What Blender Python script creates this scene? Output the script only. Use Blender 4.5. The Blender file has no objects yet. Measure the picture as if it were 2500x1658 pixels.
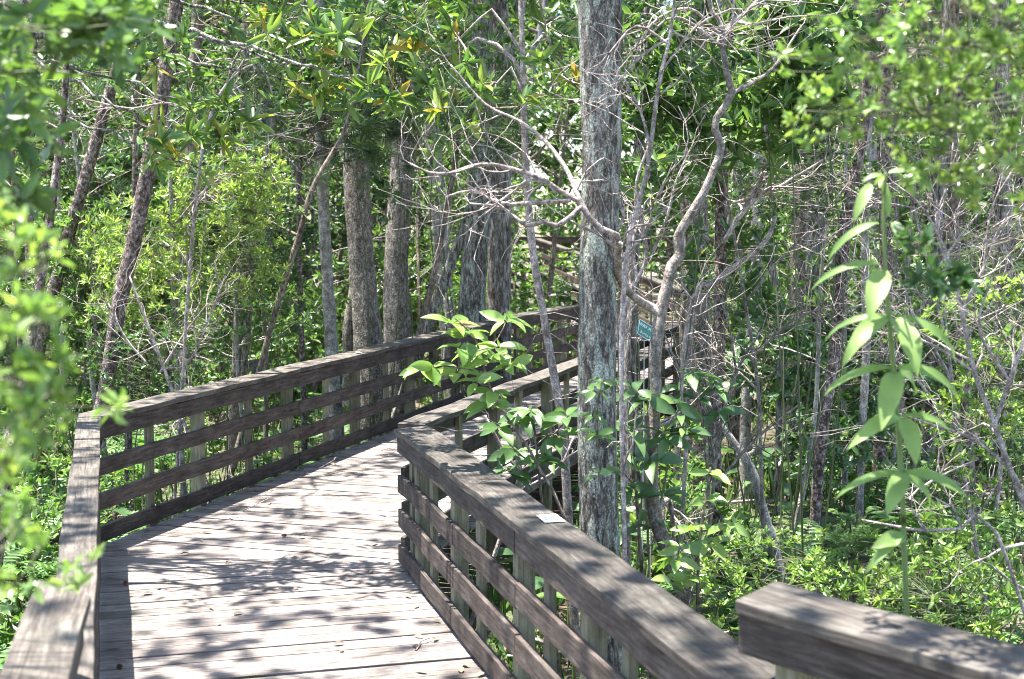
import bpy, math, random
import numpy as np
from mathutils import Vector
S = bpy.context.scene
COL = S.collection
rng = np.random.default_rng(7)
random.seed(7)
R = math.radians
F = 3472.0; HOR = 520.0; CAMZ = 2.52
PITCH = math.atan((829 - HOR) / F)
K = 2500 / 2364.0                       # sketch coordinates -> photograph pixels

def at(u, v, Y):
    """world point seen at sketch position (u, v), at distance Y"""
    x = (u * K - 1250) / F; y = -(v * K - 829) / F
    c, s = math.cos(PITCH), math.sin(PITCH)
    dy = c + y * s; dz = -s + y * c
    t = Y / dy
    return np.array([x * t, Y, CAMZ + dz * t])

def ground(x, y):
    x = np.asarray(x, float); y = np.asarray(y, float)
    return -0.72 + .07 * np.sin(x * 1.3 + y * .7) + .06 * np.sin(y * 1.1 - x * .6) + .04 * np.sin(x * 3.1) * np.sin(y * 2.7) + .012 * np.maximum(0, y - 26)

EL, AZ = R(80), R(-86)                    # sun high, from the left and a little ahead
SUN = np.array([math.sin(AZ) * math.cos(EL), math.cos(AZ) * math.cos(EL), math.sin(EL)])
# ------------------------------------------------------------------ materials
def mat(name):
    m = bpy.data.materials.new(name); m.use_nodes = True
    nt = m.node_tree; nt.nodes.clear()
    out = nt.nodes.new('ShaderNodeOutputMaterial')
    b = nt.nodes.new('ShaderNodeBsdfPrincipled')
    nt.links.new(b.outputs[0], out.inputs[0])
    return m, nt, b, out

def N(nt, t, **kw):
    n = nt.nodes.new(t)
    for k, v in kw.items():
        if k in n.inputs.keys(): n.inputs[k].default_value = v
        else: setattr(n, k, v)
    return n

def ramp(nt, src, stops):
    r = nt.nodes.new('ShaderNodeValToRGB')
    e = r.color_ramp.elements
    while len(e) < len(stops): e.new(0.5)
    for i, (p, c) in enumerate(stops):
        e[i].position = p; e[i].color = (*c, 1) if len(c) == 3 else c
    nt.links.new(src, r.inputs[0])
    return r.outputs[0]

def mixc(nt, f, a, b, mode='MIX'):
    m = nt.nodes.new('ShaderNodeMix'); m.data_type = 'RGBA'; m.blend_type = mode
    for i, v in ((0, f), (6, a), (7, b)):
        if hasattr(v, 'is_linked'): nt.links.new(v, m.inputs[i])
        elif isinstance(v, tuple): m.inputs[i].default_value = (*v, 1)
        else: m.inputs[i].default_value = v
    return m.outputs[2]

def leaf_mat(name, stops, trans=.38, rough=.36, warm=(1.3, 1.4, .7)):
    m, nt, b, out = mat(name)
    a = N(nt, 'ShaderNodeAttribute', attribute_name='tint')
    c = ramp(nt, a.outputs['Fac'], stops)
    nz = N(nt, 'ShaderNodeTexNoise', Scale=9.0, Detail=2.0)
    tc = N(nt, 'ShaderNodeTexCoord'); nt.links.new(tc.outputs['Object'], nz.inputs['Vector'])
    v = ramp(nt, nz.outputs['Fac'], [(.3, (.8, .8, .8)), (.7, (1.15, 1.15, 1.15))])
    c = mixc(nt, 1.0, c, v, 'MULTIPLY')
    nt.links.new(c, b.inputs['Base Color'])
    b.inputs['Roughness'].default_value = rough
    b.inputs['Specular IOR Level'].default_value = .65
    tr = N(nt, 'ShaderNodeBsdfTranslucent')
    tcol = mixc(nt, 1.0, c, warm, 'MULTIPLY'); nt.links.new(tcol, tr.inputs[0])
    ms = N(nt, 'ShaderNodeMixShader'); ms.inputs[0].default_value = trans
    nt.links.new(b.outputs[0], ms.inputs[1]); nt.links.new(tr.outputs[0], ms.inputs[2])
    nt.links.new(ms.outputs[0], out.inputs[0])
    return m

def bark_mat(name, dark, mid, light, scale=30, stretch=.35, lichen=0.0, lichcol=(.42, .44, .38), bump=.6, ridged=False, speck=0.0):
    m, nt, b, out = mat(name)
    tc = N(nt, 'ShaderNodeTexCoord'); mp = N(nt, 'ShaderNodeMapping')
    mp.inputs['Scale'].default_value = (1, 1, stretch)
    nt.links.new(tc.outputs['Object'], mp.inputs[0])
    n1 = N(nt, 'ShaderNodeTexNoise', Scale=scale, Detail=6.0, Roughness=.65); nt.links.new(mp.outputs[0], n1.inputs['Vector'])
    vo = N(nt, 'ShaderNodeTexVoronoi', Scale=scale * 1.1); vo.feature = 'DISTANCE_TO_EDGE'
    wj = N(nt, 'ShaderNodeTexNoise', Scale=scale * .6, Detail=3.0); nt.links.new(mp.outputs[0], wj.inputs['Vector'])
    wv = mixc(nt, .12, mp.outputs[0], wj.outputs['Color'], 'ADD')
    nt.links.new(wv, vo.inputs['Vector'])
    c = ramp(nt, n1.outputs['Fac'], [(.38, dark), (.5, mid), (.62, light)])
    ed = ramp(nt, vo.outputs['Distance'], [(0.0, (.35, .33, .32) if ridged else (.72, .7, .68)), (.16 if ridged else .1, (1, 1, 1))])
    c = mixc(nt, 1.0, c, ed, 'MULTIPLY')
    if lichen > 0:
        n2 = N(nt, 'ShaderNodeTexNoise', Scale=15.0, Detail=8.0, Roughness=.8); nt.links.new(mp.outputs[0], n2.inputs['Vector'])
        f = ramp(nt, n2.outputs['Fac'], [(.66 - .17 * lichen, (0, 0, 0)), (.72 - .17 * lichen, (1, 1, 1))])
        c = mixc(nt, f, c, lichcol)
    if speck > 0:
        n3 = N(nt, 'ShaderNodeTexNoise', Scale=85.0, Detail=3.0, Roughness=.8); nt.links.new(tc.outputs['Object'], n3.inputs['Vector'])
        f = ramp(nt, n3.outputs['Fac'], [(.47, (0, 0, 0)), (.55, (1, 1, 1))])
        c = mixc(nt, f, mixc(nt, speck, c, (.05, .04, .035)), c)
    n9 = N(nt, 'ShaderNodeTexNoise', Scale=2.2, Detail=6.0, Roughness=.7); mp9 = N(nt, 'ShaderNodeMapping'); mp9.inputs['Scale'].default_value = (1.6, 1.6, .7)
    nt.links.new(tc.outputs['Object'], mp9.inputs[0]); nt.links.new(mp9.outputs[0], n9.inputs['Vector'])
    f9 = ramp(nt, n9.outputs['Fac'], [(.36, (.5, .48, .45)), (.5, (.95, .94, .92)), (.64, (1.25, 1.24, 1.2))])
    c = mixc(nt, 1.0, c, f9, 'MULTIPLY')
    nt.links.new(c, b.inputs['Base Color']); b.inputs['Roughness'].default_value = .9
    b.inputs['Specular IOR Level'].default_value = .2
    bp = N(nt, 'ShaderNodeBump', Strength=bump, Distance=.02)
    hh = N(nt, 'ShaderNodeMath', operation='MULTIPLY'); nt.links.new(n1.outputs['Fac'], hh.inputs[0])
    nt.links.new(vo.outputs['Distance'], hh.inputs[1])
    ad = N(nt, 'ShaderNodeMath', operation='ADD'); nt.links.new(hh.outputs[0], ad.inputs[0]); nt.links.new(n1.outputs['Fac'], ad.inputs[1])
    nt.links.new(ad.outputs[0], bp.inputs['Height']); nt.links.new(bp.outputs[0], b.inputs['Normal'])
    return m

def wood_mat(name, c0, c1, c2, grain=70, worn=(.3, .28, .27), wornf=.3, rough=.8, moss=0.0):
    m, nt, b, out = mat(name)
    uv = N(nt, 'ShaderNodeUVMap'); uv.uv_map = 'UVMap'
    mp = N(nt, 'ShaderNodeMapping'); mp.inputs['Scale'].default_value = (4.0, grain * .8, 1)
    nt.links.new(uv.outputs[0], mp.inputs[0])
    g = N(nt, 'ShaderNodeTexNoise', Scale=1.0, Detail=6.0, Roughness=.7); nt.links.new(mp.outputs[0], g.inputs['Vector'])
    mp2 = N(nt, 'ShaderNodeMapping'); mp2.inputs['Scale'].default_value = (2.6, 8, 1)
    nt.links.new(uv.outputs[0], mp2.inputs[0])
    bl = N(nt, 'ShaderNodeTexNoise', Scale=1.7, Detail=5.0, Roughness=.65); nt.links.new(mp2.outputs[0], bl.inputs['Vector'])
    c = ramp(nt, g.outputs['Fac'], [(.36, c0), (.5, c1), (.66, c2)])
    wf = ramp(nt, bl.outputs['Fac'], [(.5, (0, 0, 0)), (.72, (wornf,) * 3)])
    c = mixc(nt, wf, c, worn)
    kn = N(nt, 'ShaderNodeTexVoronoi', Scale=1.0); mpk = N(nt, 'ShaderNodeMapping'); mpk.inputs['Scale'].default_value = (2.2, 7, 1)
    nt.links.new(uv.outputs[0], mpk.inputs[0]); nt.links.new(mpk.outputs[0], kn.inputs['Vector'])
    kf = ramp(nt, kn.outputs['Distance'], [(.05, (.38, .34, .31)), (.13, (1, 1, 1))])
    c = mixc(nt, 1.0, c, kf, 'MULTIPLY')
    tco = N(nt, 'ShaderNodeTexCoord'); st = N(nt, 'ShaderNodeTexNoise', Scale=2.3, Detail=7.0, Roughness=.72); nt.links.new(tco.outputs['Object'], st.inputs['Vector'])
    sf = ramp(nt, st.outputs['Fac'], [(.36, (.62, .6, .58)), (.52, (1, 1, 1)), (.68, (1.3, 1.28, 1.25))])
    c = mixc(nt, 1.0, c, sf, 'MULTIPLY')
    a = N(nt, 'ShaderNodeAttribute', attribute_name='tint')
    tv = ramp(nt, a.outputs['Fac'], [(0, (.68, .67, .66)), (.5, (1, .98, .96)), (1, (1.3, 1.28, 1.22))])
    c = mixc(nt, 1.0, c, tv, 'MULTIPLY')
    mp3 = N(nt, 'ShaderNodeMapping'); mp3.inputs['Scale'].default_value = (.8, 130, 1)
    nt.links.new(uv.outputs[0], mp3.inputs[0])
    ck = N(nt, 'ShaderNodeTexNoise', Scale=1.0, Detail=2.0); nt.links.new(mp3.outputs[0], ck.inputs['Vector'])
    cf = ramp(nt, ck.outputs['Fac'], [(.3, (.35, .33, .32)), (.38, (1, 1, 1))])
    c = mixc(nt, 1.0, c, cf, 'MULTIPLY')
    if moss > 0:
        tc = N(nt, 'ShaderNodeTexCoord')
        mz = N(nt, 'ShaderNodeTexNoise', Scale=3.0, Detail=6.0, Roughness=.7); nt.links.new(tc.outputs['Object'], mz.inputs['Vector'])
        mf = ramp(nt, mz.outputs['Fac'], [(.52, (0, 0, 0)), (.7, (moss,) * 3)])
        c = mixc(nt, mf, c, (.11, .125, .085))
    nt.links.new(c, b.inputs['Base Color']); b.inputs['Roughness'].default_value = rough
    b.inputs['Specular IOR Level'].default_value = .3
    bp = N(nt, 'ShaderNodeBump', Strength=.5, Distance=.006)
    nt.links.new(g.outputs['Fac'], bp.inputs['Height']); nt.links.new(bp.outputs[0], b.inputs['Normal'])
    return m

def flat_mat(name, c, rough=.6):
    m, nt, b, out = mat(name)
    nz = N(nt, 'ShaderNodeTexNoise', Scale=40.0, Detail=4.0)
    v = ramp(nt, nz.outputs['Fac'], [(.3, tuple(x * .85 for x in c)), (.7, tuple(min(1, x * 1.1) for x in c))])
    nt.links.new(v, b.inputs['Base Color']); b.inputs['Roughness'].default_value = rough
    return m

M = {}
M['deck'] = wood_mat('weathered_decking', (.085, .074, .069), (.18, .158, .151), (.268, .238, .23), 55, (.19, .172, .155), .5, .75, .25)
M['cap'] = wood_mat('weathered_cap', (.032, .027, .023), (.066, .057, .050), (.122, .108, .098), 60, (.17, .165, .15), .55, .75, .2)
M['board'] = wood_mat('stained_board', (.032, .024, .020), (.059, .045, .039), (.108, .088, .079), 60, (.16, .14, .13), .5, .8, .15)
M['post'] = wood_mat('treated_post', (.11, .10, .065), (.17, .158, .108), (.25, .235, .17), 50, (.22, .22, .16), .4, .8, .4)
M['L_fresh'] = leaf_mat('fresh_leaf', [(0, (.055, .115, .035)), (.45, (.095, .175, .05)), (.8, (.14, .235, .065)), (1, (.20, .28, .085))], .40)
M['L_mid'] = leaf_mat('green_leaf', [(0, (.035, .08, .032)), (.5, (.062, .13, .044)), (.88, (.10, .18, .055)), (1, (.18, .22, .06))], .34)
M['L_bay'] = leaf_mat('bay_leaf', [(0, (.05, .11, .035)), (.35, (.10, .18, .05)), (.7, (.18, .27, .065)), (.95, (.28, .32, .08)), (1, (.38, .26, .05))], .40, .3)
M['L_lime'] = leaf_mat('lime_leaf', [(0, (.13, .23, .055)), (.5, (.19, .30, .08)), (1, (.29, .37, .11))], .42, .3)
M['L_bright'] = leaf_mat('sunlit_tone_leaf', [(0, (.17, .26, .06)), (.5, (.25, .35, .095)), (1, (.36, .42, .14))], .45, .28)  # lighter leaf copy: sunlight on the bright myrtles put into the colour
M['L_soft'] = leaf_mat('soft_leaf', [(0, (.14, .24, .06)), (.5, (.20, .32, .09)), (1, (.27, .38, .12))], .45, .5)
M['needle'] = leaf_mat('pine_needle', [(0, (.07, .13, .065)), (.6, (.11, .185, .09)), (1, (.17, .24, .115))], .3)
M['grass'] = leaf_mat('grass_blade', [(0, (.07, .14, .04)), (.6, (.12, .21, .055)), (1, (.24, .26, .11))], .4)
M['fern'] = leaf_mat('fern_leaf', [(0, (.07, .15, .045)), (.6, (.11, .215, .065)), (1, (.16, .27, .08))], .4, .55)
M['litter'] = leaf_mat('dead_leaf', [(0, (.06, .04, .028)), (.5, (.14, .10, .07)), (.9, (.25, .18, .12)), (1, (.32, .13, .06))], .1, .8, (1, 1, 1))
M['B_grey'] = bark_mat('grey_lichen_bark', (.10, .093, .085), (.27, .255, .235), (.43, .415, .39), 30, .3, .95, (.46, .50, .44), 1.0, ridged=True, speck=.6)
M['B_scaly'] = bark_mat('scaly_brown_bark', (.075, .055, .048), (.19, .145, .135), (.42, .365, .35), 30, .7, 0, bump=1.0, ridged=True)
M['B_speck'] = bark_mat('speckled_bark', (.18, .15, .125), (.38, .335, .29), (.58, .53, .475), 20, .5, .4, (.45, .45, .39), .9, speck=.92)
M['B_pale'] = bark_mat('pale_bark', (.22, .20, .185), (.40, .375, .355), (.60, .57, .54), 16, .8, .5, (.33, .36, .30), .6, speck=.6)
M['B_rough'] = bark_mat('furrowed_bark', (.09, .08, .072), (.25, .23, .21), (.46, .43, .405), 24, .22, .2, bump=1.0, ridged=True)
M['B_twig'] = bark_mat('bare_twig_bark', (.22, .18, .17), (.42, .36, .35), (.60, .53, .52), 24, .8, .35, (.33, .35, .30), .4, speck=.5)
M['B_sap'] = bark_mat('brown_sapling_bark', (.15, .125, .11), (.29, .25, .23), (.44, .395, .37), 26, .7, .4, (.36, .37, .32), .6, speck=.5)
M['B_stem'] = bark_mat('stem_bark', (.08, .063, .052), (.19, .155, .13), (.33, .285, .25), 34, .5, 0, bump=.5)
M['stem_green'] = flat_mat('green_stem', (.13, .19, .06))
M['sign_green'] = flat_mat('sign_green', (.012, .17, .125), .35)
M['sign_white'] = flat_mat('sign_white', (.62, .66, .64), .5)
M['paper'] = flat_mat('white_card', (.78, .80, .80), .4)
M['teal'] = flat_mat('teal_print', (.04, .24, .21), .4)
M['metal'] = flat_mat('galvanised_stake', (.38, .38, .37), .45)
M['boxgrey'] = flat_mat('grey_blue_panel', (.36, .40, .43), .5)
M['cone'] = flat_mat('cone_scale', (.17, .10, .065), .8)
M['stem_leafy'] = flat_mat('leafy_twig', (.075, .085, .035))
# soil
m, nt, b, out = mat('forest_floor')
tc = N(nt, 'ShaderNodeTexCoord')
n1 = N(nt, 'ShaderNodeTexNoise', Scale=1.1, Detail=8.0, Roughness=.7); nt.links.new(tc.outputs['Object'], n1.inputs['Vector'])
n2 = N(nt, 'ShaderNodeTexNoise', Scale=22.0, Detail=6.0, Roughness=.75); nt.links.new(tc.outputs['Object'], n2.inputs['Vector'])
c = ramp(nt, n2.outputs['Fac'], [(.3, (.035, .026, .018)), (.5, (.10, .075, .05)), (.7, (.21, .165, .12))])
g = ramp(nt, n2.outputs['Fac'], [(.3, (.025, .05, .015)), (.6, (.07, .12, .035))])
f = ramp(nt, n1.outputs['Fac'], [(.45, (0, 0, 0)), (.6, (.8, .8, .8))])
c = mixc(nt, f, c, g); nt.links.new(c, b.inputs['Base Color']); b.inputs['Roughness'].default_value = .95
bp = N(nt, 'ShaderNodeBump', Strength=.8, Distance=.05); nt.links.new(n2.outputs['Fac'], bp.inputs['Height']); nt.links.new(bp.outputs[0], b.inputs['Normal'])
M['soil'] = m

# ------------------------------------------------------------------ objects
def tag(o, label=None, cat=None, group=None, kind=None):
    if label: o['label'] = label
    if cat: o['category'] = cat
    if group: o['group'] = group
    if kind: o['kind'] = kind
    return o

def thing(name, loc, label, cat, group=None):
    o = bpy.data.objects.new(name, None); COL.objects.link(o)
    o.location = [float(x) for x in loc]; o.empty_display_size = .1
    return tag(o, label, cat, group)

def link(name, me, material, parent=None):
    o = bpy.data.objects.new(name, me); COL.objects.link(o)
    if material is not None and not me.materials: me.materials.append(material)
    if parent is not None: o.parent = parent
    return o

def np_mesh(name, V, quads, tint=None, origin=(0, 0, 0), smooth=False):
    V = np.asarray(V, np.float32) - np.asarray(origin, np.float32)
    Q = np.asarray(quads, np.int32)
    me = bpy.data.meshes.new(name)
    k = Q.shape[1]
    me.vertices.add(len(V)); me.vertices.foreach_set('co', V.ravel())
    me.loops.add(Q.size); me.loops.foreach_set('vertex_index', Q.ravel())
    me.polygons.add(len(Q)); me.polygons.foreach_set('loop_start', np.arange(0, Q.size, k, dtype=np.int32))
    if smooth: me.polygons.foreach_set('use_smooth', np.ones(len(Q), bool))
    if tint is not None:
        a = me.attributes.new('tint', 'FLOAT', 'POINT'); a.data.foreach_set('value', np.asarray(tint, np.float32))
    me.update(calc_edges=True)
    return me

def copy_thing(o, loc, rz=0.0, sc=1.0, label=None, group=None):
    c = o.copy(); COL.objects.link(c)
    c.location = [float(x) for x in loc]; c.rotation_euler = (0, 0, rz)
    c.scale = (sc, sc, sc) if np.isscalar(sc) else sc
    if label: c['label'] = label
    if group: c['group'] = group
    for ch in o.children:
        d = ch.copy(); COL.objects.link(d); d.parent = c
        for g in ch.children:
            e = g.copy(); COL.objects.link(e); e.parent = d
    return c

def nrm(a):
    a = np.asarray(a, float)
    return a / np.maximum(1e-9, np.linalg.norm(a, axis=-1, keepdims=True))

# tubes ------------------------------------------------------------
class Tubes:
    def __init__(s): s.V = []; s.Q = []; s.n = 0
    def add(s, pts, rad, sides=6, rough=0.0, flare=None):
        P = np.asarray(pts, float); n = len(P)
        r = np.broadcast_to(np.asarray(rad, float), (n,))
        T = np.gradient(P, axis=0) if n > 2 else np.repeat((P[1] - P[0])[None], n, 0)
        T = nrm(T)
        ref = np.array([0, 0, 1.0]) if abs(T[:, 2]).mean() < .8 else np.array([1.0, 0, 0])
        U = nrm(np.cross(T, ref)); W = np.cross(T, U)
        a = np.linspace(0, 2 * np.pi, sides, endpoint=False)
        rr = r[:, None] * np.ones(sides)
        if rough > 0:
            nz = rng.normal(0, rough, rr.shape)
            if n > 8:
                k_ = np.ones(5) / 5; nz = np.apply_along_axis(lambda v_: np.convolve(v_, k_, 'same'), 0, nz) * 2.0 + rng.normal(0, rough * .35, rr.shape)
            rr = rr * (1 + nz)
        ring = P[:, None] + rr[..., None] * (np.cos(a)[None, :, None] * U[:, None] + np.sin(a)[None, :, None] * W[:, None])
        s.V.append(ring.reshape(-1, 3))
        i = np.arange(n - 1)[:, None] * sides; j = np.arange(sides)[None]; j2 = (j + 1) % sides
        q = np.stack([i + j, i + j2, i + sides + j2, i + sides + j], -1).reshape(-1, 4) + s.n
        s.Q.append(q); s.n += n * sides
        # end cap: collapse to a point
        s.V.append(P[-1:] + T[-1:] * r[-1] * .6); s.n += 1
        e = s.n - 1; b0 = s.n - 1 - sides
        s.Q.append(np.array([[b0 + k, b0 + (k + 1) % sides, e, e] for k in range(sides)]))
    def mesh(s, name, origin=(0, 0, 0)):
        V = np.concatenate(s.V); Q = np.concatenate(s.Q)
        tri = Q[:, 2] == Q[:, 3]
        V = V - np.asarray(origin, float)
        me = bpy.data.meshes.new(name)
        faces = [tuple(q) for q in Q[~tri].tolist()] + [tuple(q[:3]) for q in Q[tri].tolist()]
        me.from_pydata(V.tolist(), [], faces)
        me.polygons.foreach_set('use_smooth', np.ones(len(faces), bool))
        me.update()
        return me

def smooth_path(pts, step):
    """Catmull-Rom through pts (N,k) at about the given spacing"""
    P = np.asarray(pts, float)
    if len(P) < 3:
        n = max(2, int(np.linalg.norm((P[1] - P[0])[:3]) / step) + 1)
        t = np.linspace(0, 1, n)[:, None]; return P[0] * (1 - t) + P[1] * t
    E = np.vstack([2 * P[0] - P[1], P, 2 * P[-1] - P[-2]])
    o = []
    for i in range(1, len(E) - 2):
        n = max(1, int(np.linalg.norm((E[i + 1] - E[i])[:3]) / step))
        t = (np.arange(n) / n)[:, None]
        a, b_, c_, d = E[i - 1], E[i], E[i + 1], E[i + 2]
        o.append(.5 * ((2 * b_) + (c_ - a) * t + (2 * a - 5 * b_ + 4 * c_ - d) * t ** 2 + (3 * b_ - a - 3 * c_ + d) * t ** 3))
    o.append(P[-1:])
    return np.vstack(o)

def grow(out, ends, p, d, L, r, lev, wob=.35, up=.08, kids=(3, 4), spread=.9, ratio=.62, taper=.45, crook=1.0):
    n = 6 if lev > 1 else (4 if lev == 1 else 3)
    d = nrm(d); p = np.asarray(p, float); pts = [p]
    for i in range(n):
        d = nrm(d + rng.normal(0, wob * .5 * crook, 3) + np.array([0, 0, up * .5]))
        p = p + d * L / n; pts.append(p)
    pts = np.array(pts)
    out.append((pts, np.linspace(r, r * taper, n + 1), 7 if r > .03 else (5 if r > .008 else 3)))
    if lev == 0:
        ends.append((pts[-1], d)); ends.append((pts[-2], nrm(d + rng.normal(0, .6, 3)))); return
    for k in range(rng.integers(kids[0], kids[1] + 1)):
        t = rng.uniform(.3, .97) * n; i = int(t); q = pts[i] + (pts[min(i + 1, n)] - pts[i]) * (t - i)
        nd = nrm(d * .7 + nrm(rng.normal(0, 1, 3) + np.array([0, 0, up])) * spread)
        grow(out, ends, q, nd, L * ratio * rng.uniform(.75, 1.2), max(.0025, r * (1 - t / n * (1 - taper)) * .55), lev - 1, wob, up, kids, spread, ratio, taper, crook)
    grow(out, ends, pts[-1], d, L * ratio, r * taper, lev - 1, wob, up, kids, spread, ratio, taper, crook)

# leaves ------------------------------------------------------------
class Leaves:
    def __init__(s): s.V = []; s.T = []
    def add(s, P, D, Nn, L, W, tint, curl=.12, fold=.16):
        P = np.asarray(P, float); n = len(P); D = nrm(D)
        Nn = nrm(Nn - D * np.sum(Nn * D, -1, keepdims=True)); Sd = np.cross(D, Nn)
        L = np.broadcast_to(L, (n,))[:, None]; W = np.broadcast_to(W, (n,))[:, None]
        curl = np.broadcast_to(curl, (n,))[:, None]
        a = P; t = P + D * L - Nn * L * curl
        m1 = P + D * L * .36 + Nn * W * fold; m2 = P + D * L * .72 + Nn * W * fold * .8 - Nn * L * curl * .4
        v = np.stack([a, m1 + Sd * W * .5, m2 + Sd * W * .36, t, m2 - Sd * W * .36, m1 - Sd * W * .5], 1)
        s.V.append(v); s.T.append(np.broadcast_to(tint, (n,)))
    def rosettes(s, C, A, n, L, W, th=(.35, 1.35), tint=(0, 1), curl=.15, jit=.5, tb=None):
        C = np.repeat(np.asarray(C, float), n, 0); A0 = nrm(A); A = np.repeat(A0, n, 0); m = len(C)
        ref = nrm(rng.normal(0, 1, (m, 3))); U = nrm(np.cross(A, ref)); Vv = np.cross(A, U)
        ph = rng.uniform(0, 2 * np.pi, m); t = rng.uniform(th[0], th[1], m)
        D = A * np.cos(t)[:, None] + (U * np.cos(ph)[:, None] + Vv * np.sin(ph)[:, None]) * np.sin(t)[:, None]
        Nn = A + rng.normal(0, jit, (m, 3))
        ll = L * rng.uniform(.65, 1.2, m)
        P = C - A * (rng.uniform(0, .55, m) * L)[:, None]
        base = np.repeat(rng.uniform(tint[0], tint[1], len(A0)), n) if tb is None else np.repeat(tb, n)
        tt = np.clip(base + rng.normal(0, .16, m), 0, 1)
        s.add(P, D, Nn, ll, W * ll / L * rng.uniform(.85, 1.15, m), tt, curl * rng.uniform(0, 2, m))
    def mesh(s, name, origin=(0, 0, 0)):
        V = np.concatenate(s.V); n = len(V); T = np.repeat(np.concatenate(s.T), 6)
        b0 = (np.arange(n) * 6)[:, None]
        q = np.concatenate([b0 + np.array([[0, 1, 2, 3]]), b0 + np.array([[0, 3, 4, 5]])])
        return np_mesh(name, V.reshape(-1, 3), q, T, origin)

def big_leaves(name, specs, origin, segs=6, ripple=.0):
    """close-up leaves: curved blades with a folded midrib. spec = (base, dir, normal, length, width, droop, tint)"""
    V = []; Q = []; T = []
    for (p, d, n_, L, W, droop, tint) in specs:
        p = np.asarray(p, float); d = nrm(d); n_ = np.asarray(n_, float); n_ = nrm(n_ - d * np.dot(n_, d)); sd = np.cross(d, n_)
        b0 = len(V); pos = p.copy(); ang = 0
        for i in range(segs + 1):
            t = i / segs
            w = W * .5 * (math.sin(math.pi * min(1, .04 + t * .98) ** .82) ** .85) + .0008
            ca, sa = math.cos(ang), math.sin(ang)
            dd = d * ca - n_ * sa; nn = n_ * ca + d * sa
            rp = ripple * W * math.sin(t * 14 + p[0] * 90)
            V += [pos + sd * w + nn * w * .35 + nn * rp, pos.copy(), pos - sd * w + nn * w * .35 - nn * rp]; T += [tint] * 3
            if i < segs:
                a = b0 + i * 3
                Q += [[a, a + 1, a + 4, a + 3], [a + 1, a + 2, a + 5, a + 4]]
            pos = pos + dd * L / segs; ang += droop / segs
    return np_mesh(name, np.array(V), Q, T, origin, smooth=True)

# boards ------------------------------------------------------------
class Boards:
    def __init__(s): s.V = []; s.Fc = []; s.UV = []; s.T = []
    def beam(s, p0, p1, n, a, b_, z0, z1, m0=0.0, m1=0.0, tint=None, jit=.0018, step=.35, up=(0, 0, 1)):
        """box from p0 to p1; lateral range a..b along n, vertical z0..z1 along up, mitres m0, m1"""
        p0 = np.asarray(p0, float); p1 = np.asarray(p1, float); n = np.asarray(n, float); up = np.asarray(up, float)
        L = np.linalg.norm(p1 - p0); u = (p1 - p0) / L
        k = max(1, int(L / step)); base = len(s.V)
        tint = rng.uniform(0, 1) if tint is None else tint
        ro = rng.uniform(0, 40, 2)
        cs = [(a, z0), (b_, z0), (b_, z1), (a, z1)]
        per = [0, abs(b_ - a), abs(b_ - a) + abs(z1 - z0), 2 * abs(b_ - a) + abs(z1 - z0), 2 * (abs(b_ - a) + abs(z1 - z0))]
        for i in range(k + 1):
            w = rng.normal(0, jit, 2)
            for (x, z) in cs:
                t = L * i / k
                t += (m0 * x) * (1 - i / k) + (m1 * x) * (i / k)
                s.V.append(p0 + u * t + n * (x + w[0]) + up * (z + w[1])); s.T.append(tint)
        for i in range(k):
            for j in range(4):
                j2 = (j + 1) % 4; q = [base + i * 4 + j, base + i * 4 + j2, base + (i + 1) * 4 + j2, base + (i + 1) * 4 + j]
                s.Fc.append(q)
                u0, u1 = L * i / k + ro[0], L * (i + 1) / k + ro[0]
                s.UV += [(u0, per[j] + ro[1]), (u0, per[j + 1] + ro[1]), (u1, per[j + 1] + ro[1]), (u1, per[j] + ro[1])]
        for e in (0, k):
            q = [base + e * 4 + j for j in range(4)]
            if e == 0: q = q[::-1]
            s.Fc.append(q); s.UV += [(ro[0] + .02 * c_[0], ro[1] + c_[1]) for c_ in (cs[::-1] if e == 0 else cs)]
    def plank(s, poly, zt, th, u, tint):
        """plank from a convex plan polygon; u is the length direction"""
        n = len(poly); base = len(s.V); ro = rng.uniform(0, 40, 2); v = np.array([-u[1], u[0]])
        for z in (zt, zt - th):
            for p in poly: s.V.append(np.array([p[0], p[1], z + rng.normal(0, .0012)])); s.T.append(tint)
        s.Fc.append([base + i for i in range(n)]); s.UV += [(np.dot(p, u) + ro[0], np.dot(p, v) + ro[1]) for p in poly]
        for i in range(n):
            j = (i + 1) % n
            s.Fc.append([base + j, base + i, base + n + i, base + n + j])
            s.UV += [(np.dot(poly[j], u), ro[1]), (np.dot(poly[i], u), ro[1]), (np.dot(poly[i], u), ro[1] + th), (np.dot(poly[j], u), ro[1] + th)]
    def obj(s, name, material, parent=None, bevel=.004, origin=None):
        org = np.array(parent.location) if parent is not None else np.zeros(3)
        if origin is not None: org = np.asarray(origin, float)
        me = bpy.data.meshes.new(name)
        me.from_pydata((np.array(s.V) - org).tolist(), [], s.Fc)
        uv = me.uv_layers.new(name='UVMap'); uv.data.foreach_set('uv', np.array(s.UV, np.float32).ravel())
        a = me.attributes.new('tint', 'FLOAT', 'POINT'); a.data.foreach_set('value', np.array(s.T, np.float32))
        me.update()
        o = link(name, me, material, parent)
        if origin is not None: o.location = org.tolist()
        if bevel:
            md = o.modifiers.new('edge', 'BEVEL'); md.width = bevel; md.segments = 2; md.limit_method = 'ANGLE'
        return o

def beam_obj(name, material, parent, *a, bevel=.004, **kw):
    b = Boards(); b.beam(*a, **kw); return b.obj(name, material, parent, bevel)

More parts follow.
